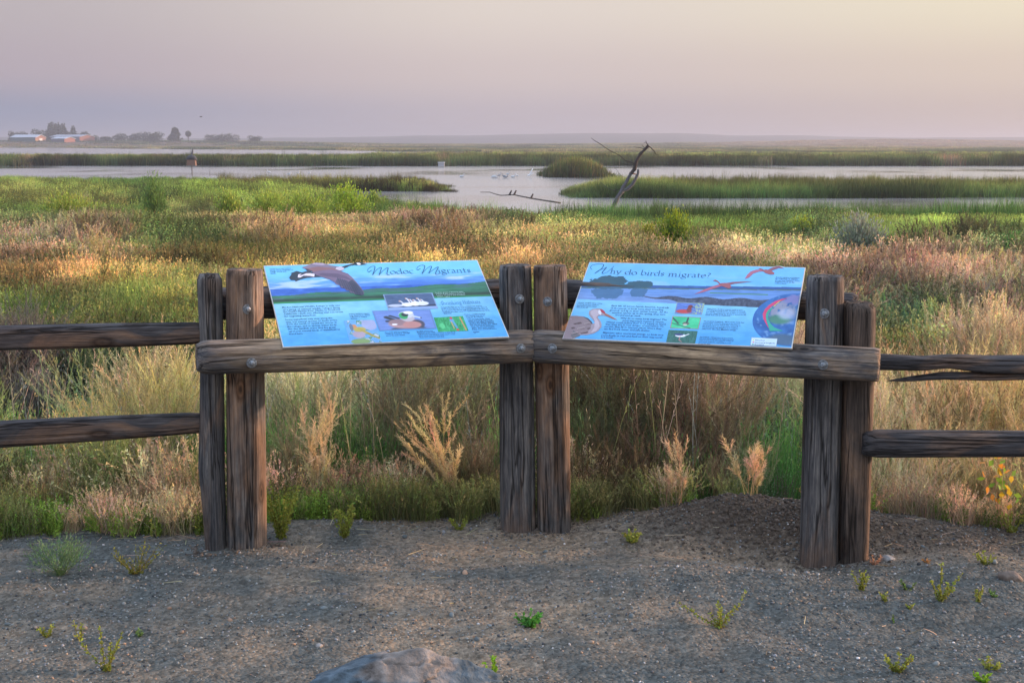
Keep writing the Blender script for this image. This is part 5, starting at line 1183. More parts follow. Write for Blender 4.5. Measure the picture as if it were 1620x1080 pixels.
def gravel_weeds():
    G = 'weeds growing in the gravel'; yg = lin((124, 132, 58)); g = lin((84, 112, 60)); bg = lin((95, 125, 85)); rd = lin((150, 115, 70)); k = 1.2
    def T(c): return [v * k for v in c]
    items = [
     (95, 908, 'weed', p_bush(110, .19, .19, .004, .016, 14, sw=.002, inner=(.6, .6, .5)), bg, 'bushy blue green weed at the left edge of the gravel, largest of the weeds'),
     (215, 908, 'weed', weed_mesh(16, .17, 1.1, 26, .014, .006), (np.array(lin((105, 110, 50)))), 'sprawling reddish tipped weed right of the big bushy weed'),
     (170, 1062, 'weed', weed_mesh(0, .15, 0, 46, .014, .010, [(-.75, 0, .85), (-.15, .1, 1.1), (.1, -.1, .75), (.5, 0, 1.0), (.3, .1, .7)]), yg, 'yellow green weed with three leafy stalks at the lower left'),
     (75, 1008, 'weed', weed_mesh(6, .06, .8, 20, .012, .008), yg, 'small yellow green weed at the far left, above the three stalked one'),
     (128, 1010, 'weed', weed_mesh(3, .07, .3, 20, .012, .008), yg, 'tiny upright weed between the small far left weed and a leafless patch'),
     (220, 1004, 'weed', weed_mesh(6, .035, 1.6, 16, .012, .006), g, 'flat thin green weed above and right of the three stalked one'),
     (835, 990, 'weed', weed_mesh(13, .075, 1.3, 22, .018, .014), lin((70, 125, 50)), 'flat broad leaved green weed in the middle of the gravel'),
     (1140, 992, 'weed', weed_mesh(0, .16, 0, 40, .016, .009, [(-1.1, 0, .55), (-.1, 0, .7), (.1, .1, .5), (.65, 0, .85), (-.3, -.1, .4), (.3, .1, .35), (.0, -.2, .5)]), yg, 'sprawling weed with long side stalks right of the middle of the gravel'),
     (998, 857, 'weed', weed_mesh(10, .07, 1.0, 22, .018, .013), yg, 'low bright weed just right of the centre posts'),
     (728, 838, 'weed', weed_mesh(8, .08, .9, 20, .014, .010), yg, 'spindly low weed just left of the centre posts'),
     (782, 1068, 'weed', weed_mesh(5, .07, .6, 24, .012, .010), lin((110, 150, 40)), 'small bright green weed beside the big boulder'),
     (1362, 933, 'weed', weed_mesh(7, .11, .6, 30, .013, .008), yg, 'yellow green weed in front of the rightmost post'),
     (1402, 950, 'weed', weed_mesh(6, .05, 1.0, 18, .012, .008), yg, 'low weed right of the one before the rightmost post'),
     (1434, 933, 'weed', weed_mesh(5, .055, .8, 18, .012, .008), g, 'small dim green weed left of the twin stalked weed'),
     (1488, 950, 'weed', weed_mesh(0, .14, 0, 50, .013, .011, [(0, 0, 1.15), (.75, .1, .75), (-.3, .1, .6), (.2, -.1, .6), (.45, -.1, .45), (-.15, -.1, .5)]), yg, 'dark yellow green weed with one upright and one slanting stalk on the right'),
     (1550, 952, 'weed', weed_mesh(4, .07, .4, 24, .012, .010), yg, 'narrow little weed right of the twin stalked weed'),
     (1574, 944, 'weed', weed_mesh(5, .04, 1.0, 16, .011, .008), g, 'tiny spreading weed next to the narrow little weed'),
     (1560, 892, 'weed', weed_mesh(9, .075, 1.1, 20, .013, .009), yg, 'weed on the soil near the right edge, below the yellow leaved plant'),
     (1418, 1062, 'weed', weed_mesh(9, .08, .9, 24, .014, .010), yg, 'weed at the lower right, left of the two corner weeds'),
     (1568, 1058, 'weed', weed_mesh(8, .055, 1.3, 18, .013, .009), yg, 'low weed near the lower right corner'),
     (1556, 1079, 'weed', weed_mesh(6, .05, .8, 18, .013, .010), lin((110, 150, 40)), 'bright weed cut by the bottom edge at the right'),
     (1440, 962, 'weed', weed_mesh(5, .03, 1.2, 12, .011, .007), yg, 'barely visible flat weed below the dim green weed'),
     (1412, 984, 'weed', weed_mesh(3, .035, .4, 12, .010, .006), g, 'single tiny sprout above the hollow on the right'),
     (1383, 893, 'weed', weed_mesh(9, .06, 1.0, 10, .012, .004), lin((165, 125, 100)), 'dried reddish weed at the foot of the rightmost post'),
     (1466, 890, 'weed', weed_mesh(4, .03, .8, 12, .010, .007), rd, 'tiny orange weed on the soil right of the posts'),
     (545, 850, 'weed', weed_mesh(20, .16, .5, 30, .016, .010), yg, 'bright green upright weed clump at the gravel edge under the left sign'),
     (445, 852, 'weed', weed_mesh(26, .26, .4, 40, .018, .011), yg, 'tall bright green weed clump right beside the left sign post'),
     (1600, 842, 'weed', weed_mesh(10, .12, .6, 24, .014, .010), yg, 'yellow green weed at the right edge where the gravel ends')]
    for px, py, nm, vb, c, lab in items:
        p = GR(px, py, 3, 7); plant(nm, vb, p - Vector((0, 0, .004)), (.8, .8, .8), T(c), lab, 'weed', G, rz=0)

def meadow_individuals():
    """bushes and tall dry plants one can tell apart"""
    k = 1.2
    def T(c): return [min(.85, v * k) for v in lin(c)]
    B = []
    def bush(px, py, wpx, hpx, nm, c, lab, grp=None, tip=(1, 1, 1), n=240, lw=.02, ll=.06, inner=(.5, .45, .4), keep=.55, dmin=6.5, fn=None):
        ex = 16 if 6.5 <= dmin < 7 and py < 440 else (10 if dmin >= 30 else 0)
        p = GR(px, py + ex, dmin, 200); s = p.y / F; w = wpx * s; h = (hpx + ex) * s
        vb = p_bush(n, h, w / 2, lw, ll, 14, tip, sw=.008, inner=inner)
        plant(nm, vb, p, (1, 1, 1), T(c), lab, 'bush', grp); KEEPOUT.append((p.x, p.y, w * keep)); [KEEPOUT.append((p.x * q_, p.y * q_, w * .5)) for q_ in (.975, .95, .925, .9, .875)]
    bush(1067, 390, 78, 56, 'rabbitbrush', (88, 118, 40), 'round green rabbitbrush topped yellow beyond the fence, right of the dead tree', tip=(2.3, 1.6, .7))
    bush(1024, 384, 34, 24, 'rabbitbrush', (105, 120, 40), 'smaller yellow green rabbitbrush left of the round one', tip=(1.6, 1.3, .8))
    bush(1358, 402, 104, 58, 'sagebrush', (132, 142, 126), 'wide grey sagebrush beyond the right sign', lw=.025, ll=.08, inner=(.7, .6, .55))
    bush(1415, 492, 30, 38, 'rabbitbrush', (150, 165, 35), 'small bright yellow green rabbitbrush just right of the right sign', n=200, lw=.008, ll=.03, tip=(1.4, 1.2, .6))
    bush(1268, 376, 64, 32, 'rabbitbrush', (115, 140, 60), 'soft green rabbitbrush between the round one and the sagebrush', tip=(1.4, 1.2, .8))
    bush(1440, 545, 60, 52, 'sagebrush', (85, 115, 95), 'blue green sagebrush low behind the right split rail fence', n=260, lw=.008, ll=.035)
    bush(1600, 415, 60, 40, 'rabbitbrush', (75, 120, 60), 'dark green rabbitbrush at the right edge beyond the fence')
    bush(1375, 470, 60, 40, 'sagebrush', (160, 125, 110), 'pinkish dry sagebrush beyond the rightmost post', n=260, lw=.007, ll=.03)
    bush(245, 352, 50, 72, 'willow', (100, 130, 65), 'dark upright young willow among the green scrub at left', lw=.03, ll=.12, dmin=30)
    for i, (px, py, w, h, c) in enumerate([(365, 350, 60, 44, (118, 138, 55)), (425, 342, 96, 40, (128, 148, 58)), (480, 352, 120, 46, (118, 140, 52)), (548, 345, 92, 52, (128, 155, 48)), (105, 345, 110, 38, (122, 140, 55)), (592, 332, 50, 26, (110, 134, 55))]):
        lab = ['lime green pepperweed nearest the young willow', 'lime green pepperweed left of the widest one, near the pond', 'widest lime green pepperweed above the left sign', 'brightest lime green pepperweed above the word Modoc', 'lime green pepperweed at the far left below the barns', 'darker green pepperweed at the right end of the pepperweeds'][i]
        bush(px, py, w, h, 'pepperweed', c, lab, 'pepperweed clumps on the left shore', lw=.05, ll=.12, tip=(1.25, 1.2, 1.3), dmin=30, n=150, inner=(.45, .42, .3))
    bush(60, 680, 120, 90, 'dead_brush', (118, 118, 112), 'grey dead brush heap behind the left split rail fence', n=260, lw=.004, ll=.06, inner=(.9, .85, .85))
    # tall dry plants near
    def tall(px, py, hpx, wpx, lean, c, lab, stems=7, grp='tall dry mustard plants behind the fence', n=1, rad=.22):
        c = tuple(.45 * v + .55 * w_ for v, w_ in zip(c, (198, 190, 168)))
        p = GR(px, py, 6.0, 12); h = hpx * p.y / F
        sm = h < .45; vb = p_plume(5 if sm else stems, h * (1.15 if sm else 1), .04, .0024, rad * 1.15, 6 if sm else 11, 30 if sm else 48, .7); KEEPOUT.append((p.x, p.y, .12)); KEEPOUT.append((p.x * .96, p.y * .96, .14)); KEEPOUT.append((p.x * .92, p.y * .92, .14))
        plant('dry_mustard_plant', vb, p, (1, 1, 1), T(c), lab, 'dry plant', grp, lean=(lean, 0), rz=0)
    for a in [(505, 815, 190, 60, -.1, (190, 170, 125), 'tall pale dry mustard below the songbird photo of the left sign'), (470, 800, 170, 60, .05, (175, 160, 120), 'thin dry mustard right of the left sign post'), (625, 770, 190, 50, 0., (185, 150, 115), 'dry mustard plume under the middle of the left sign'),
              (728, 815, 170, 80, -.35, (195, 170, 115), 'dry mustard leaning left before the centre posts'), (765, 800, 190, 60, -.2, (190, 155, 115), 'tallest dry mustard just left of the centre posts'), (560, 800, 130, 60, .1, (200, 175, 130), 'short dry mustard between the two left clumps'),
              (1185, 800, 90, 50, -.15, (205, 175, 125), 'single arched dry mustard near the soil mound'), (1150, 760, 150, 80, .05, (195, 160, 130), 'wide pinkish dry mustard under the globe picture'), (1235, 750, 140, 60, .0, (195, 165, 140), 'pale dry mustard left of the right sign post'),
              (215, 740, 130, 60, .15, (195, 165, 135), 'dry mustard between the two left rails, nearest the posts'), (170, 735, 110, 60, -.1, (190, 160, 130), 'dry mustard between the two left rails, farther left'), (1440, 800, 140, 80, .1, (175, 150, 115), 'broad dry mustard under the lower right rail'), (1075, 815, 80, 60, 0, (190, 158, 118), 'small brownish dry mustard right of the centre posts'), (1180, 815, 60, 60, .1, (180, 148, 108), 'short brown dry mustard at the left foot of the soil mound')]:
        tall(*a)
    for px, py, lab in ((165, 480, 'dark seeded dock stalk in the meadow above the upper left rail, left one'), (205, 490, 'dark seeded dock stalk in the meadow above the upper left rail, right one'), (345, 470, 'dark seeded dock stalk just above the left sign post')):
        p = GR(px, py, 8, 40); plant('dock_plant', p_plume(3, .75, .03, .007, .05, 6, 14, 1.3), p, (1, 1, 1), (.2, .2, .08), lab, 'plant', 'dock plants in the meadow')
    # green tree-like weed between centre and right posts
    p = GR(975, 760, 6, 12); vb = p_plume(12, .85, .05, .0025, .42, 10, 20, 1.1); plant('branching_weed', vb, p, (1, 1, 1), T((135, 138, 75)), 'olive branching weed right of the centre posts', 'plant')
    # yellow-leaved plant
    p = GR(1592, 835, 5.8, 12); p.z += .0; KEEPOUT.append((p.x, p.y, .2)); KEEPOUT.append((p.x * .95, p.y * .95, .15)); vb = VB(); D = rand_dirs(7, .3); at = vb.strips(disc(7, .03), D, .42, .005, np.zeros(3), np.array([.3, .2, .1]), 3, .5)
    for j in range(9):
        P, Tn = at(np.clip(.3 + .08 * j, 0, 1)); c = np.array([[.75, .52, .05], [.7, .30, .05], [.25, .42, .06]])[rng.integers(0, 3, 7)]
        vb.cards(P, rng.normal(0, 1, (7, 3)) + [0, 0, .2], .038, .026, c)
    plant('yellow_leaved_plant', vb, p, (1, 1, 1), (1, 1, 1), 'plant with yellow and orange leaves at the right edge', 'plant')
    # long pale straws leaning
    for i, (x0, y0, x1, y1, lab) in enumerate([(795, 835, 740, 745, 'long pale dry stalk leaning left before the centre posts'), (935, 805, 905, 765, 'short pale dry stalk slanting right of the centre posts'), (1028, 702, 985, 620, 'pale blue grey straw slanting in the weeds between the right posts')]):
        vb = VB(); d = 6.4 + .5 * i; a = W(x0, y0, d); b = W(x1, y1, d + .1); vb.tube([a, (a + b) / 2 + Vector((0, 0, .01)), b], [.0022, .002, .0015], (.5, .48, .45), 5)
        o = vb.build('dry_stalk', VEGP); tag(o, lab, 'stalk', 'pale fallen stalks')

# ------------------------------------------------------------------ far things
def dead_tree():
    f = lambda x, y, d=62: W(900 + x * .148148, 200 + y * .148148, d); s = 62 / F * .148148
    def br(pts, r0, r1, C, vb, d=62):
        P = [f(*p, d) for p in pts]; Q = []; n = len(P)
        for i in range(n - 1):
            for t in (0, .5): Q.append(P[i].lerp(P[i + 1], t) + Vector((random.uniform(-1, 1), random.uniform(-1, 1), random.uniform(-1, 1))) * s * 3)
        Q.append(P[-1]); R = np.linspace(r0, r1, len(Q)) * s * (1.3 if r0 > 8 else .9) * np.array([random.uniform(.85, 1.15) for _ in Q]); vb.tube(Q, R, C, 8)
    t = root('dead_tree', f(520, 760), 'leaning bare dead tree with a broken trunk beyond the near reeds', 'tree')
    g = (.10, .10, .115); dk = (.05, .042, .042)
    vb = VB(); br([(440, 930), (480, 840), (525, 750), (562, 690), (600, 615), (640, 545), (668, 500)], 20, 12, g, vb); br([(565, 700), (620, 670), (680, 620), (712, 560), (738, 505), (740, 458)], 16, 9, g, vb)
    br([(668, 505), (700, 460), (712, 400), (738, 335), (765, 295), (818, 240), (852, 203)], 15, 11, dk, vb); vb.build('trunk', BARK, t)
    for pts, a, b in [([(705, 402), (600, 360), (540, 312), (450, 262), (350, 200), (275, 152), (238, 124)], 5, 2.5), ([(850, 208), (900, 250), (922, 290), (952, 306)], 6, 2.5), ([(800, 238), (745, 226), (690, 218)], 4, 2), ([(805, 230), (782, 198)], 4, 2.5), ([(846, 200), (826, 172), (822, 154)], 5, 3), ([(822, 172), (800, 178)], 3, 2), ([(700, 465), (672, 430)], 4, 2), ([(745, 300), (780, 262)], 5, 3), ([(640, 520), (652, 488)], 5, 3), ([(545, 668), (480, 686), (400, 652), (345, 604)], 4, 2), ([(560, 530), (520, 480), (490, 440)], 3, 1.5)]:
        vb = VB(); br(pts, a, b, dk, vb); vb.build('branch', BARK, t)
    vb = VB(); br([(652, 492), (690, 506), (742, 510)], 8, 6, (.42, .2, .11), vb); vb.build('split_wood', BARK, t)
    vb = VB(); pts = [(540, 492), (640, 500), (700, 520), (760, 535), (850, 530), (900, 528), (980, 545), (1080, 565), (1200, 585), (1300, 600), (1400, 615)]
    P = []
    for x, y in pts: P.append(W(680 + x * .148148, 230 + y * .148148, 64 + 0 * x))
    P[0].z = min(P[0].z, P[1].z); vb.tube(P, np.linspace(.015, .04, len(P)), (.11, .10, .095), 7)
    for i in (4, 5, 7): vb.tube([P[i], P[i] + Vector((.1, 0, .2))], [.05, .03], dk, 5)
    o = vb.build('fallen_branch', BARK); tag(o, 'long dark bare branch reaching left over the pond from the reeds', 'branch')

def bird(name, px, py, h, lab, colr=(.75, .77, .8), pose=0, group='white egrets and pelicans on the pond', z=None, flip=1):
    p = Gz(px, py, WATER) if z is None else W(px, py, z)
    s = h * .88; vb = VB(); f = flip
    # body-neck-head as one lofted surface, then legs, beak
    if pose == 0:   path = [(-.42 * f, .42), (-.30 * f, .50), (-.08 * f, .52), (.12 * f, .54), (.20 * f, .66), (.16 * f, .80), (.20 * f, .93), (.26 * f, .95), (.42 * f, .92)]; rad = [.01, .07, .13, .10, .05, .035, .045, .035, .008]
    elif pose == 1: path = [(-.50 * f, .16), (-.30 * f, .22), (0, .24), (.22 * f, .26), (.32 * f, .42), (.28 * f, .60), (.34 * f, .66), (.62 * f, .60)]; rad = [.03, .15, .20, .14, .07, .05, .055, .01]
    else:           path = [(-.4 * f, .25), (-.2 * f, .30), (.0, .36), (.18 * f, .44), (.30 * f, .58), (.42 * f, .66), (.6 * f, .66)]; rad = [.03, .10, .13, .10, .05, .05, .01]
    vb.tube([(x * s, 0, z * s) for x, z in path], [r * s for r in rad], colr, 10)
    if pose == 0:
        for dy in (-.04, .04): vb.tube([(-.02 * s * f, dy * s, .46 * s), (.02 * s * f, dy * s, .2 * s), (0, dy * s, -.05 * s)], [.018 * s, .012 * s, .012 * s], (.05, .05, .05), 5)
    if pose == 2:
        for sy in (-1, 1): vb.tube([(0, 0, .4 * s), (.2 * s * f, sy * .25 * s, .8 * s), (.45 * s * f, sy * .3 * s, 1.3 * s)], [.09 * s, .09 * s, .02 * s], colr, 6)
    o = vb.build(name, PLAINVC, None, Matrix.Translation(p), smooth=True); tag(o, lab, 'bird', group)
    return o

def far_things():
    eg = [(731, 281, .62, 1, 1, 'lone white bird on the water left of the flock'), (781.5, 282, .72, 1, 1, 'biggest white bird, leftmost of the flock on the pond'), (784.5, 282, .55, 1, -1, 'white bird tucked close behind the leftmost of the flock'), (790, 282, .62, 0, 1, 'slim dark legged bird right after the two leftmost'), (796, 282, .58, 0, -1, 'slim grey bird in the middle of the flock'),
          (800.3, 282, .70, 1, 1, 'white bird in the middle of the flock, right of the slim grey one'), (804, 280, .66, 0, 1, 'taller white bird at the back right of the middle'), (812, 281.5, .62, 1, 1, 'second white bird from the right end of the flock'), (818, 282, .55, 0, -1, 'small white bird at the right end of the flock'),
          (425.5, 277, .70, 0, -1, 'upright white egret on the left water, nearest the nest box'), (458, 277, .55, 1, 1, 'white bird on the left water between two egrets'), (472, 278, .62, 0, 1, 'thin white egret on the left water, third along'), (490, 278, .6, 0, 1, 'thin white egret on the left water, last along')]
    for i, (px, py, h, ps, fl, lab) in enumerate(eg): bird('egret', px, py, h, lab, (.52, .56, .60) if 'grey' not in lab and 'dark' not in lab else (.25, .28, .32), ps, flip=fl)
    bird('egret', 838, 281, .8, 'white bird raising its wings right of the flock', (.75, .78, .82), 2)
    # nest box and heron
    d = 150; b = Gz(304, 277, WATER); d = b.y; m = d / F
    t = root('nest_box', b, 'dark roofed nest box on a thin pole standing in the left water', 'nest box')
    vb = VB(); vb.tube([b + Vector((0, 0, -.4)), b + Vector((0, 0, 1.0))], [.05, .05], (.10, .09, .08), 8); vb.build('pole', PLAINVC, t)
    c = b + Vector((-.02, 0, 1.0)); hw = 7 * m
    V = []; 
    for x in (-hw, hw):
        for y in (-.35, .35):
            for z in (0, .62): V.append((c.x + x * (1 - .1 * (z > 0)), c.y + y, c.z + z))
    mesh('box', V, [(0, 1, 3, 2), (4, 6, 7, 5), (0, 4, 5, 1), (2, 3, 7, 6), (1, 5, 7, 3), (0, 2, 6, 4)], PLAINVC, t, IDM, np.tile([.17, .11, .085], (8, 1)))
    vb = VB(); vb.tube([c + Vector((-hw * 1.1, 0, .62)), c + Vector((-hw * .6, 0, .80)), c + Vector((0, 0, .88)), c + Vector((hw * .6, 0, .80)), c + Vector((hw * 1.2, 0, .60))], [.12, .26, .30, .26, .10], (.06, .065, .075), 10); vb.build('roof', PLAINVC, t)
    hp = c + Vector((.12, 0, 1.1)); vb = VB(); vb.tube([hp + Vector((-.12, 0, .0)), hp + Vector((-.02, 0, .22)), hp + Vector((.02, 0, .42)), hp + Vector((.0, 0, .58)), hp + Vector((.05, 0, .66)), hp + Vector((.18, 0, .64))], [.03, .11, .10, .05, .055, .01], (.09, .10, .12), 9)
    vb.tube([hp + Vector((0, 0, .15)), hp + Vector((.01, 0, -.12))], [.015, .015], (.05, .05, .05), 5); o = vb.build('heron', PLAINVC, smooth=True); tag(o, 'dark night heron standing on the nest box roof', 'bird')
    # white crate by the reed bank
    p = Gz(703, 263, WATER); p.y = 203; m = p.y / F
    t = root('white_box', (p.x, p.y, WATER), 'small pale box at the foot of the long reed bank', 'box')
    def boxm(nm, c, sx, sy, sz, colr):
        V = [(c[0] + x * sx, c[1] + y * sy, c[2] + z * sz) for x in (-.5, .5) for y in (-.5, .5) for z in (-.5, .5)]
        return mesh(nm, V, [(0, 1, 3, 2), (4, 6, 7, 5), (0, 4, 5, 1), (2, 3, 7, 6), (1, 5, 7, 3), (0, 2, 6, 4)], PLAINVC, t, IDM, np.tile(colr, (8, 1)))
    z0 = CH - (256.5 - HOR) * m
    boxm('lid', (p.x, p.y - .02, z0), 11 * m, .9, .10, (.55, .58, .62)); boxm('box', (p.x, p.y, z0 - .32), 9.5 * m, .75, .52, (.36, .38, .42))
    for dx in (-.38, .38): boxm('leg', (p.x + dx, p.y - .2, (z0 - .58 + WATER) / 2), .06, .06, z0 - .58 - WATER, (.2, .2, .2))
    vb = VB(); q = W(318, 185, 160); vb.tube([q + Vector((-.16, 0, .01)), q, q + Vector((.14, 0, 0))], [.01, .05, .01], (.06, .06, .06), 6); vb.tube([q + Vector((-.02, -.3, .06)), q, q + Vector((.05, .4, .08))], [.02, .05, .02], (.06, .06, .06), 5)
    o = vb.build('flying_bird', PLAINVC); tag(o, 'tiny dark bird flying above the distant farm trees', 'bird')
    # posts in the left water
    for x, y0, y1, lab in ((332, 277, 268, 'thin dark stake in the water right of the nest box'), (26, 0, 0, None), (364, 278, 272, 'short thin stake in the water, second right of the nest box')):
        if lab:
            a = Gz(x, y0, WATER); vb = VB(); vb.tube([a, a + Vector((0, 0, (y0 - y1) * a.y / F))], [.03, .02], (.08, .07, .06), 6); o = vb.build('stake', PLAINVC); tag(o, lab, 'stake')
    # farm
    def barn(nm, x0, x1, xg, yb, ye, yr, d, roofc, sidec, gabc, lab, door=None, door2=None):
        """long side x0..xg facing us, gable xg..x1 turned to the right"""
        t = root(nm, W((x0 + x1) / 2, yb, d), lab, 'barn', 'farm barns on the far shore')
        dd = 14
        A = W(x0, yb, d + 4); Bq = W(xg, yb, d); Cq = W(x1, yb, d + dd); Dd = Cq + (A - Bq); zb = Bq.z - .6; he = (yb - ye) * d / F; hr = (yb - yr) * d / F
        def P(v, h): return (v.x, v.y, zb + .6 + h)
        mid1 = (Bq + Cq) / 2; mid2 = (A + Dd) / 2
        V = [(A.x, A.y, zb), (Bq.x, Bq.y, zb), P(Bq, he), P(A, he)]; mesh('side_wall', V, [(0, 1, 2, 3)], PLAINVC, t, IDM, np.tile(sidec, (4, 1)))
        V = [(Bq.x, Bq.y, zb), (Cq.x, Cq.y, zb), P(Cq, he), P(mid1, hr), P(Bq, he)]; gw = mesh('gable_wall', V, [(0, 1, 2, 3, 4)], PLAINVC, t, IDM, np.tile(gabc, (5, 1)))
        V = [(A.x, A.y, zb), (Dd.x, Dd.y, zb), P(Dd, he), P(mid2, hr), P(A, he), (Dd.x, Dd.y, zb), (Cq.x, Cq.y, zb), P(Cq, he), P(Dd, he)]; mesh('rear_wall', V, [(0, 4, 3, 2, 1), (5, 8, 7, 6)], PLAINVC, t, IDM, np.tile(sidec, (9, 1)))
        o = (A - Bq).normalized() * .8; q = Vector((0, 0, .15))
        V = [P(Bq - o, he + .1), P(mid1 - o, hr + .15), P(mid2 + o, hr + .15), P(A + o, he + .1), P(Cq - o, he + .1), P(Dd + o, he + .1)]; V2 = [(a, b, c - .3) for a, b, c in V]
        mesh('roof', V + V2, [(0, 1, 2, 3), (1, 4, 5, 2), (9, 8, 7, 6), (8, 11, 10, 7), (0, 3, 9, 6), (4, 10, 11, 5), (0, 6, 7, 1), (1, 7, 10, 4), (2, 8, 9, 3), (5, 11, 8, 2)], PLAINVC, t, IDM, np.tile(roofc, (12, 1)))
        for dr in (door or []):
            u0, u1, h, c = dr; n = (Cq - Bq).cross(Vector((0, 0, 1))).normalized() * .12; a = Bq.lerp(Cq, u0) + n; b = Bq.lerp(Cq, u1) + n
            mesh('door', [(a.x, a.y, zb), (b.x, b.y, zb), P(b, h), P(a, h)], [(0, 1, 2, 3)], PLAINVC, t, IDM, np.tile(c, (4, 1)))
    D0 = 1110
    barn('barn', 17, 73, 56, 224, 217.5, 213.5, D0, (.45, .50, .58), (.06, .12, .13), (.30, .17, .13), 'green sided barn with pale roof, leftmost of the farm', [(.35, .65, 2.4, (.6, .6, .62)), (.05, .2, 1.6, (.4, .3, .18))])
    barn('barn', 80, 150, 126, 224, 216.5, 213.5, D0 + 15, (.30, .34, .42), (.10, .11, .15), (.24, .12, .10), 'largest barn with a reddish gable wall')
    barn('barn', 82, 119, 102, 224.5, 219.5, 217, D0 - 25, (.45, .52, .62), (.08, .09, .12), (.26, .13, .11), 'small low barn in front of the largest barn')
    def tree(px, ytop, wpx, d, lab, ybase=225, shape='round', nm='tree'):
        p = W(px, ybase, d); m = d / F; h = (ybase - ytop) * m; w = wpx * m
        gz = float(height(np.array([p.x]), np.array([p.y]))[0]); base = Vector((p.x, p.y, min(gz, p.z)))
        t = root(nm, base, lab, 'tree', 'trees around the distant farm')
        vb = VB(); top = p + Vector((0, 0, h * .6)); vb.tube([base - Vector((0, 0, .3)), p + Vector((0, 0, h * .25)), top], [h * .03 + .12, h * .025 + .08, .05], (.08, .06, .05), 7)
        for a in range(4): q = Vector((math.cos(a * 1.6), math.sin(a * 1.6), 0)) * w * .28; vb.tube([p + Vector((0, 0, h * .3)), p + q + Vector((0, 0, h * .6))], [.15, .05], (.08, .06, .05), 5)
        vb.build('trunk', BARK, t)
        n = 1500 if wpx > 12 else 700; vb = VB(); k = 7
        cs = []
        for i in range(k):
            if shape == 'round': c = (random.uniform(-.28, .28) * w, random.uniform(-.3, .3) * w, h * (.2 + .55 * i / (k - 1))); r = (w * .30, h * .26)
            elif shape == 'wide': c = ((i / (k - 1) - .5) * w * .72, random.uniform(-.2, .2) * w * .5, h * (.50 + .10 * math.sin(i * 2.1) - .14 * abs(i / (k - 1) - .5))); r = (w * .18, h * .42)
            elif shape == 'cone': c = (random.uniform(-.2, .2) * w * (1 - i / k), 0, h * (.15 + .7 * i / k)); r = (w * (.42 - .3 * i / k), h * .16)
            else: c = (random.uniform(-.2, .2) * w, random.uniform(-.2, .2) * w, h * random.uniform(.66, .85)); r = (w * .26, h * .15)
            cs.append((c, r))
        for c, r in cs:
            q = rng.normal(size=(n // k, 3)); q /= np.linalg.norm(q, axis=1, keepdims=True); q *= rng.uniform(.55, 1.08, (n // k, 1))
            P = np.array(p)[None] + np.array(c) + q * np.array([r[0], r[0], r[1]])
            vb.cards(P, q + rng.normal(0, .6, q.shape), .9 * rng.uniform(.6, 1.3, len(P)) * max(.7, h / 9), .7 * max(.7, h / 9), cvar(len(P), (.045, .065, .03), .3))
        vb.build('crown', VEGP, t)
    T = [(18, 208, 9, 1140, 'narrow dark tree at the left end of the green barn', 'round'), (34, 208.5, 22, 1180, 'low tree behind the roof of the green barn', 'wide'), (63, 205.5, 22, 1190, 'tree between the green barn and the tall clump', 'round'), (82, 195.5, 18, 1170, 'tallest tree of the farm, left part of the tall clump', 'round'), (94, 197, 16, 1175, 'tall tree in the middle of the tall clump', 'round'), (103, 197.5, 10, 1178, 'slim tree at the right of the tall clump', 'round'),
         (118, 201, 8, 1185, 'slender tree rising behind the largest barn', 'round'), (112, 208, 26, 1176, 'bushy tree right behind the largest barn', 'wide'), (135, 209, 16, 1180, 'low tree behind the right roof end of the largest barn', 'wide'), (152, 214.5, 12, 1150, 'small tree just right of the largest barn', 'round'), (168, 216, 20, 1150, 'low tree between the barns and the long grove', 'wide'),
         (193, 211.5, 24, 1140, 'left tree of the long grove', 'round'), (210, 212, 20, 1145, 'second tree of the long grove', 'round'), (230, 209, 30, 1142, 'tallest rounded tree of the long grove', 'wide'), (250, 209.5, 28, 1140, 'right tree of the long grove', 'round'),
         (277, 201, 24, 1120, 'tall conical tree right of the long grove', 'cone'), (298, 208, 10, 1125, 'little lollipop tree on a thin bare trunk', 'pole'), (338, 212.5, 30, 1130, 'left tree of the flat topped pair', 'wide'), (361, 211.5, 34, 1132, 'right tree of the flat topped pair', 'wide'), (403, 215, 21, 1120, 'lone rounded tree at the right end of the farm trees', 'round')]
    for px, yt, w, d, lab, sh in T: tree(px, yt, w, d, lab, 225 if px < 300 else 226, sh)

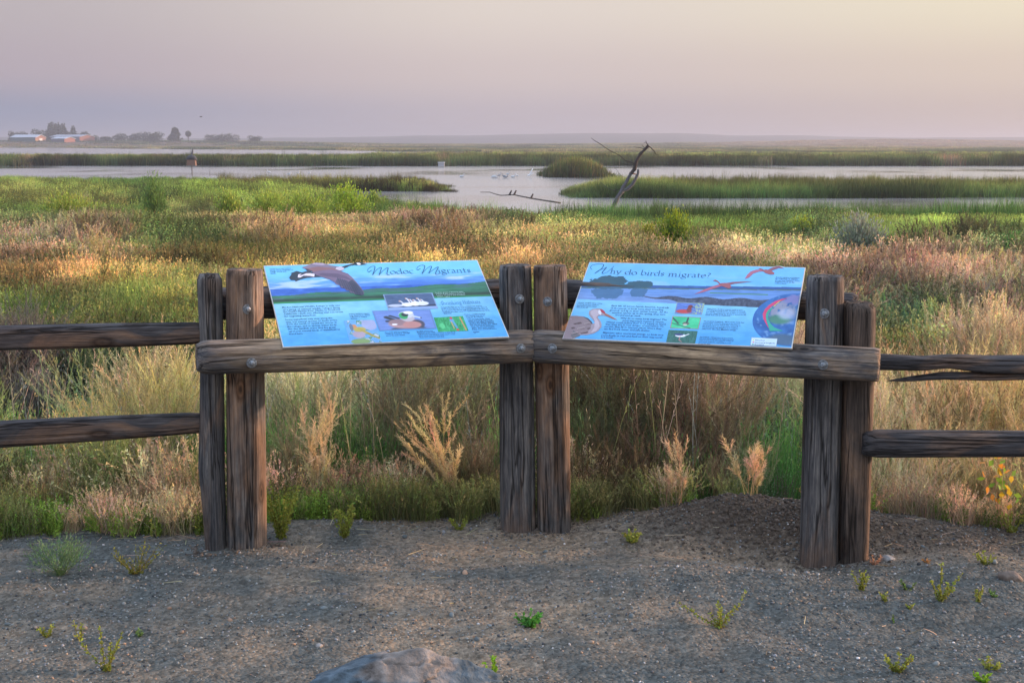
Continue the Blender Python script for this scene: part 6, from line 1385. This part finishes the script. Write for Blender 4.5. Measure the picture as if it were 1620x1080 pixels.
# ------------------------------------------------------------------ light, air, camera
SUN_AZ = math.radians(12); SUN_EL = math.radians(6.5)
def world():
    w = bpy.data.worlds.new('World'); scene.world = w; w.use_nodes = True; nt = w.node_tree; nt.nodes.clear(); L = nt.links
    out = N(nt, 'ShaderNodeOutputWorld'); bg = N(nt, 'ShaderNodeBackground'); L.new(bg.outputs[0], out.inputs[0])
    tc = N(nt, 'ShaderNodeTexCoord'); sp = N(nt, 'ShaderNodeSeparateXYZ'); L.new(tc.outputs['Generated'], sp.inputs[0])
    def ramp(stops):
        r = N(nt, 'ShaderNodeValToRGB'); e = r.color_ramp.elements; e[0].position = stops[0][0]; e[0].color = (*lin(stops[0][1]), 1); e[1].position = stops[1][0]; e[1].color = (*lin(stops[1][1]), 1)
        for p, c in stops[2:]: x = e.new(p); x.color = (*lin(c), 1)
        r.color_ramp.interpolation = 'EASE'; return r
    z = N(nt, 'ShaderNodeMath', operation='MAXIMUM'); L.new(sp.outputs[2], z.inputs[0]); z.inputs[1].default_value = 0
    el = N(nt, 'ShaderNodeMath', operation='POWER'); L.new(z.outputs[0], el.inputs[0]); el.inputs[1].default_value = .5     # sqrt: z .01->.1, .1->.316
    ZEN = (186, 202, 228)
    rl = ramp([(0, (132, 146, 180)), (.14, (150, 156, 182)), (.22, (180, 168, 180)), (.31, (184, 174, 182)), (.50, (186, 184, 196)), (.9, ZEN)])
    rc = ramp([(0, (182, 176, 190)), (.14, (195, 184, 192)), (.22, (210, 196, 196)), (.31, (222, 210, 204)), (.50, (215, 212, 214)), (.9, ZEN)])
    rr = ramp([(0, (196, 178, 176)), (.14, (204, 187, 180)), (.22, (216, 200, 188)), (.31, (231, 220, 198)), (.50, (225, 220, 214)), (.9, ZEN)])
    for r in (rl, rc, rr): L.new(el.outputs[0], r.inputs[0])
    # horizontal angle measure x/sqrt(x2+y2)
    hx = N(nt, 'ShaderNodeVectorMath', operation='MULTIPLY'); L.new(tc.outputs['Generated'], hx.inputs[0]); hx.inputs[1].default_value = (1, 1, 0)
    hn = N(nt, 'ShaderNodeVectorMath', operation='NORMALIZE'); L.new(hx.outputs[0], hn.inputs[0]); hs = N(nt, 'ShaderNodeSeparateXYZ'); L.new(hn.outputs[0], hs.inputs[0])
    def mr(src, a, b, c=0, d=1):
        m = N(nt, 'ShaderNodeMapRange', ins={'From Min': a, 'From Max': b, 'To Min': c, 'To Max': d}); m.interpolation_type = 'SMOOTHSTEP'; L.new(src, m.inputs[0]); return m.outputs[0]
    def mix(f, a, b, bt='MIX'):
        m = N(nt, 'ShaderNodeMix', data_type='RGBA', blend_type=bt)
        if isinstance(f, float): m.inputs[0].default_value = f
        else: L.new(f, m.inputs[0])
        L.new(a, m.inputs[6]); L.new(b, m.inputs[7]); return m.outputs[2]
    c = mix(mr(hs.outputs[0], -.36, .02), rl.outputs[0], rc.outputs[0]); c = mix(mr(hs.outputs[0], 0, .36), c, rr.outputs[0])
    # broad sun glow
    sd = Vector((math.cos(SUN_AZ) * math.cos(SUN_EL), math.sin(SUN_AZ) * math.cos(SUN_EL), math.sin(SUN_EL)))
    dp = N(nt, 'ShaderNodeVectorMath', operation='DOT_PRODUCT'); L.new(tc.outputs['Generated'], dp.inputs[0]); dp.inputs[1].default_value = sd
    glow = N(nt, 'ShaderNodeRGB'); glow.outputs[0].default_value = (.9, .48, .24, 1)
    gs = N(nt, 'ShaderNodeVectorMath', operation='SCALE'); L.new(glow.outputs[0], gs.inputs[0]); L.new(mr(dp.outputs['Value'], .82, 1.0, 0, 1.8), gs.inputs['Scale'])
    ad = N(nt, 'ShaderNodeVectorMath', operation='ADD'); L.new(c, ad.inputs[0]); L.new(gs.outputs[0], ad.inputs[1])
    sky = N(nt, 'ShaderNodeTexSky'); sky.sky_type = 'NISHITA'; sky.sun_disc = False; sky.sun_elevation = SUN_EL; sky.sun_rotation = math.pi / 2 - SUN_AZ; sky.dust_density = 4; sky.air_density = 1.2
    sc = N(nt, 'ShaderNodeVectorMath', operation='SCALE'); L.new(sky.outputs[0], sc.inputs[0]); sc.inputs['Scale'].default_value = .03
    a2 = N(nt, 'ShaderNodeVectorMath', operation='ADD'); a1 = N(nt, 'ShaderNodeVectorMath', operation='SCALE'); L.new(ad.outputs[0], a1.inputs[0]); a1.inputs['Scale'].default_value = .71
    up = N(nt, 'ShaderNodeVectorMath', operation='SCALE'); L.new(a1.outputs[0], up.inputs[0]); L.new(mr(el.outputs[0], .36, .75, 1.0, 2.25), up.inputs['Scale'])
    L.new(up.outputs[0], a2.inputs[0]); L.new(sc.outputs[0], a2.inputs[1])
    L.new(a2.outputs[0], bg.inputs[0]); bg.inputs[1].default_value = 1.0
    sl = bpy.data.lights.new('sun', 'SUN'); sl.energy = 5.0; sl.angle = math.radians(1.2); sl.color = (1, .60, .38)
    so = bpy.data.objects.new('sun', sl); COL.objects.link(so); so.rotation_euler = sd.to_track_quat('Z', 'Y').to_euler()

def haze():
    x, y0, y1, z0, z1 = 6000, -200, 7900, -6, 25
    V = [(a, b, c) for a in (-x, x) for b in (y0, y1) for c in (z0, z1)]
    m, nt, ns, L = newmat('air'); out = N(nt, 'ShaderNodeOutputMaterial'); v = N(nt, 'ShaderNodeVolumePrincipled'); v.inputs['Density'].default_value = .0005; v.inputs['Color'].default_value = (.53, .575, .68, 1); v.inputs['Anisotropy'].default_value = .35
    L.new(v.outputs[0], out.inputs['Volume'])
    o = mesh('haze', V, [(0, 1, 3, 2), (4, 6, 7, 5), (0, 4, 5, 1), (2, 3, 7, 6), (1, 5, 7, 3), (0, 2, 6, 4)], m); tag(o, 'thin smoky blue haze over the whole marsh', 'haze', kind='stuff')

def camera():
    cd = bpy.data.cameras.new('camera'); cd.sensor_width = 36; cd.lens = 36 * F / 1620; cd.clip_end = 20000; cd.clip_start = .05
    co = bpy.data.objects.new('camera', cd); COL.objects.link(co); co.location = (0, 0, CH); co.rotation_euler = (math.pi / 2 - TH, 0, 0); scene.camera = co

KEEPOUT = []
camera(); world(); build_ground(); fences(); pebbles(); gravel_weeds(); meadow_individuals(); plants(); dead_tree(); far_things(); haze()
scene.view_settings.view_transform = 'Standard'; scene.view_settings.look = 'None'; scene.view_settings.exposure = .45; scene.view_settings.gamma = 1
scene.render.engine = 'CYCLES'
scene.cycles.max_bounces = 4; scene.cycles.transparent_max_bounces = 8; scene.cycles.volume_bounces = 0
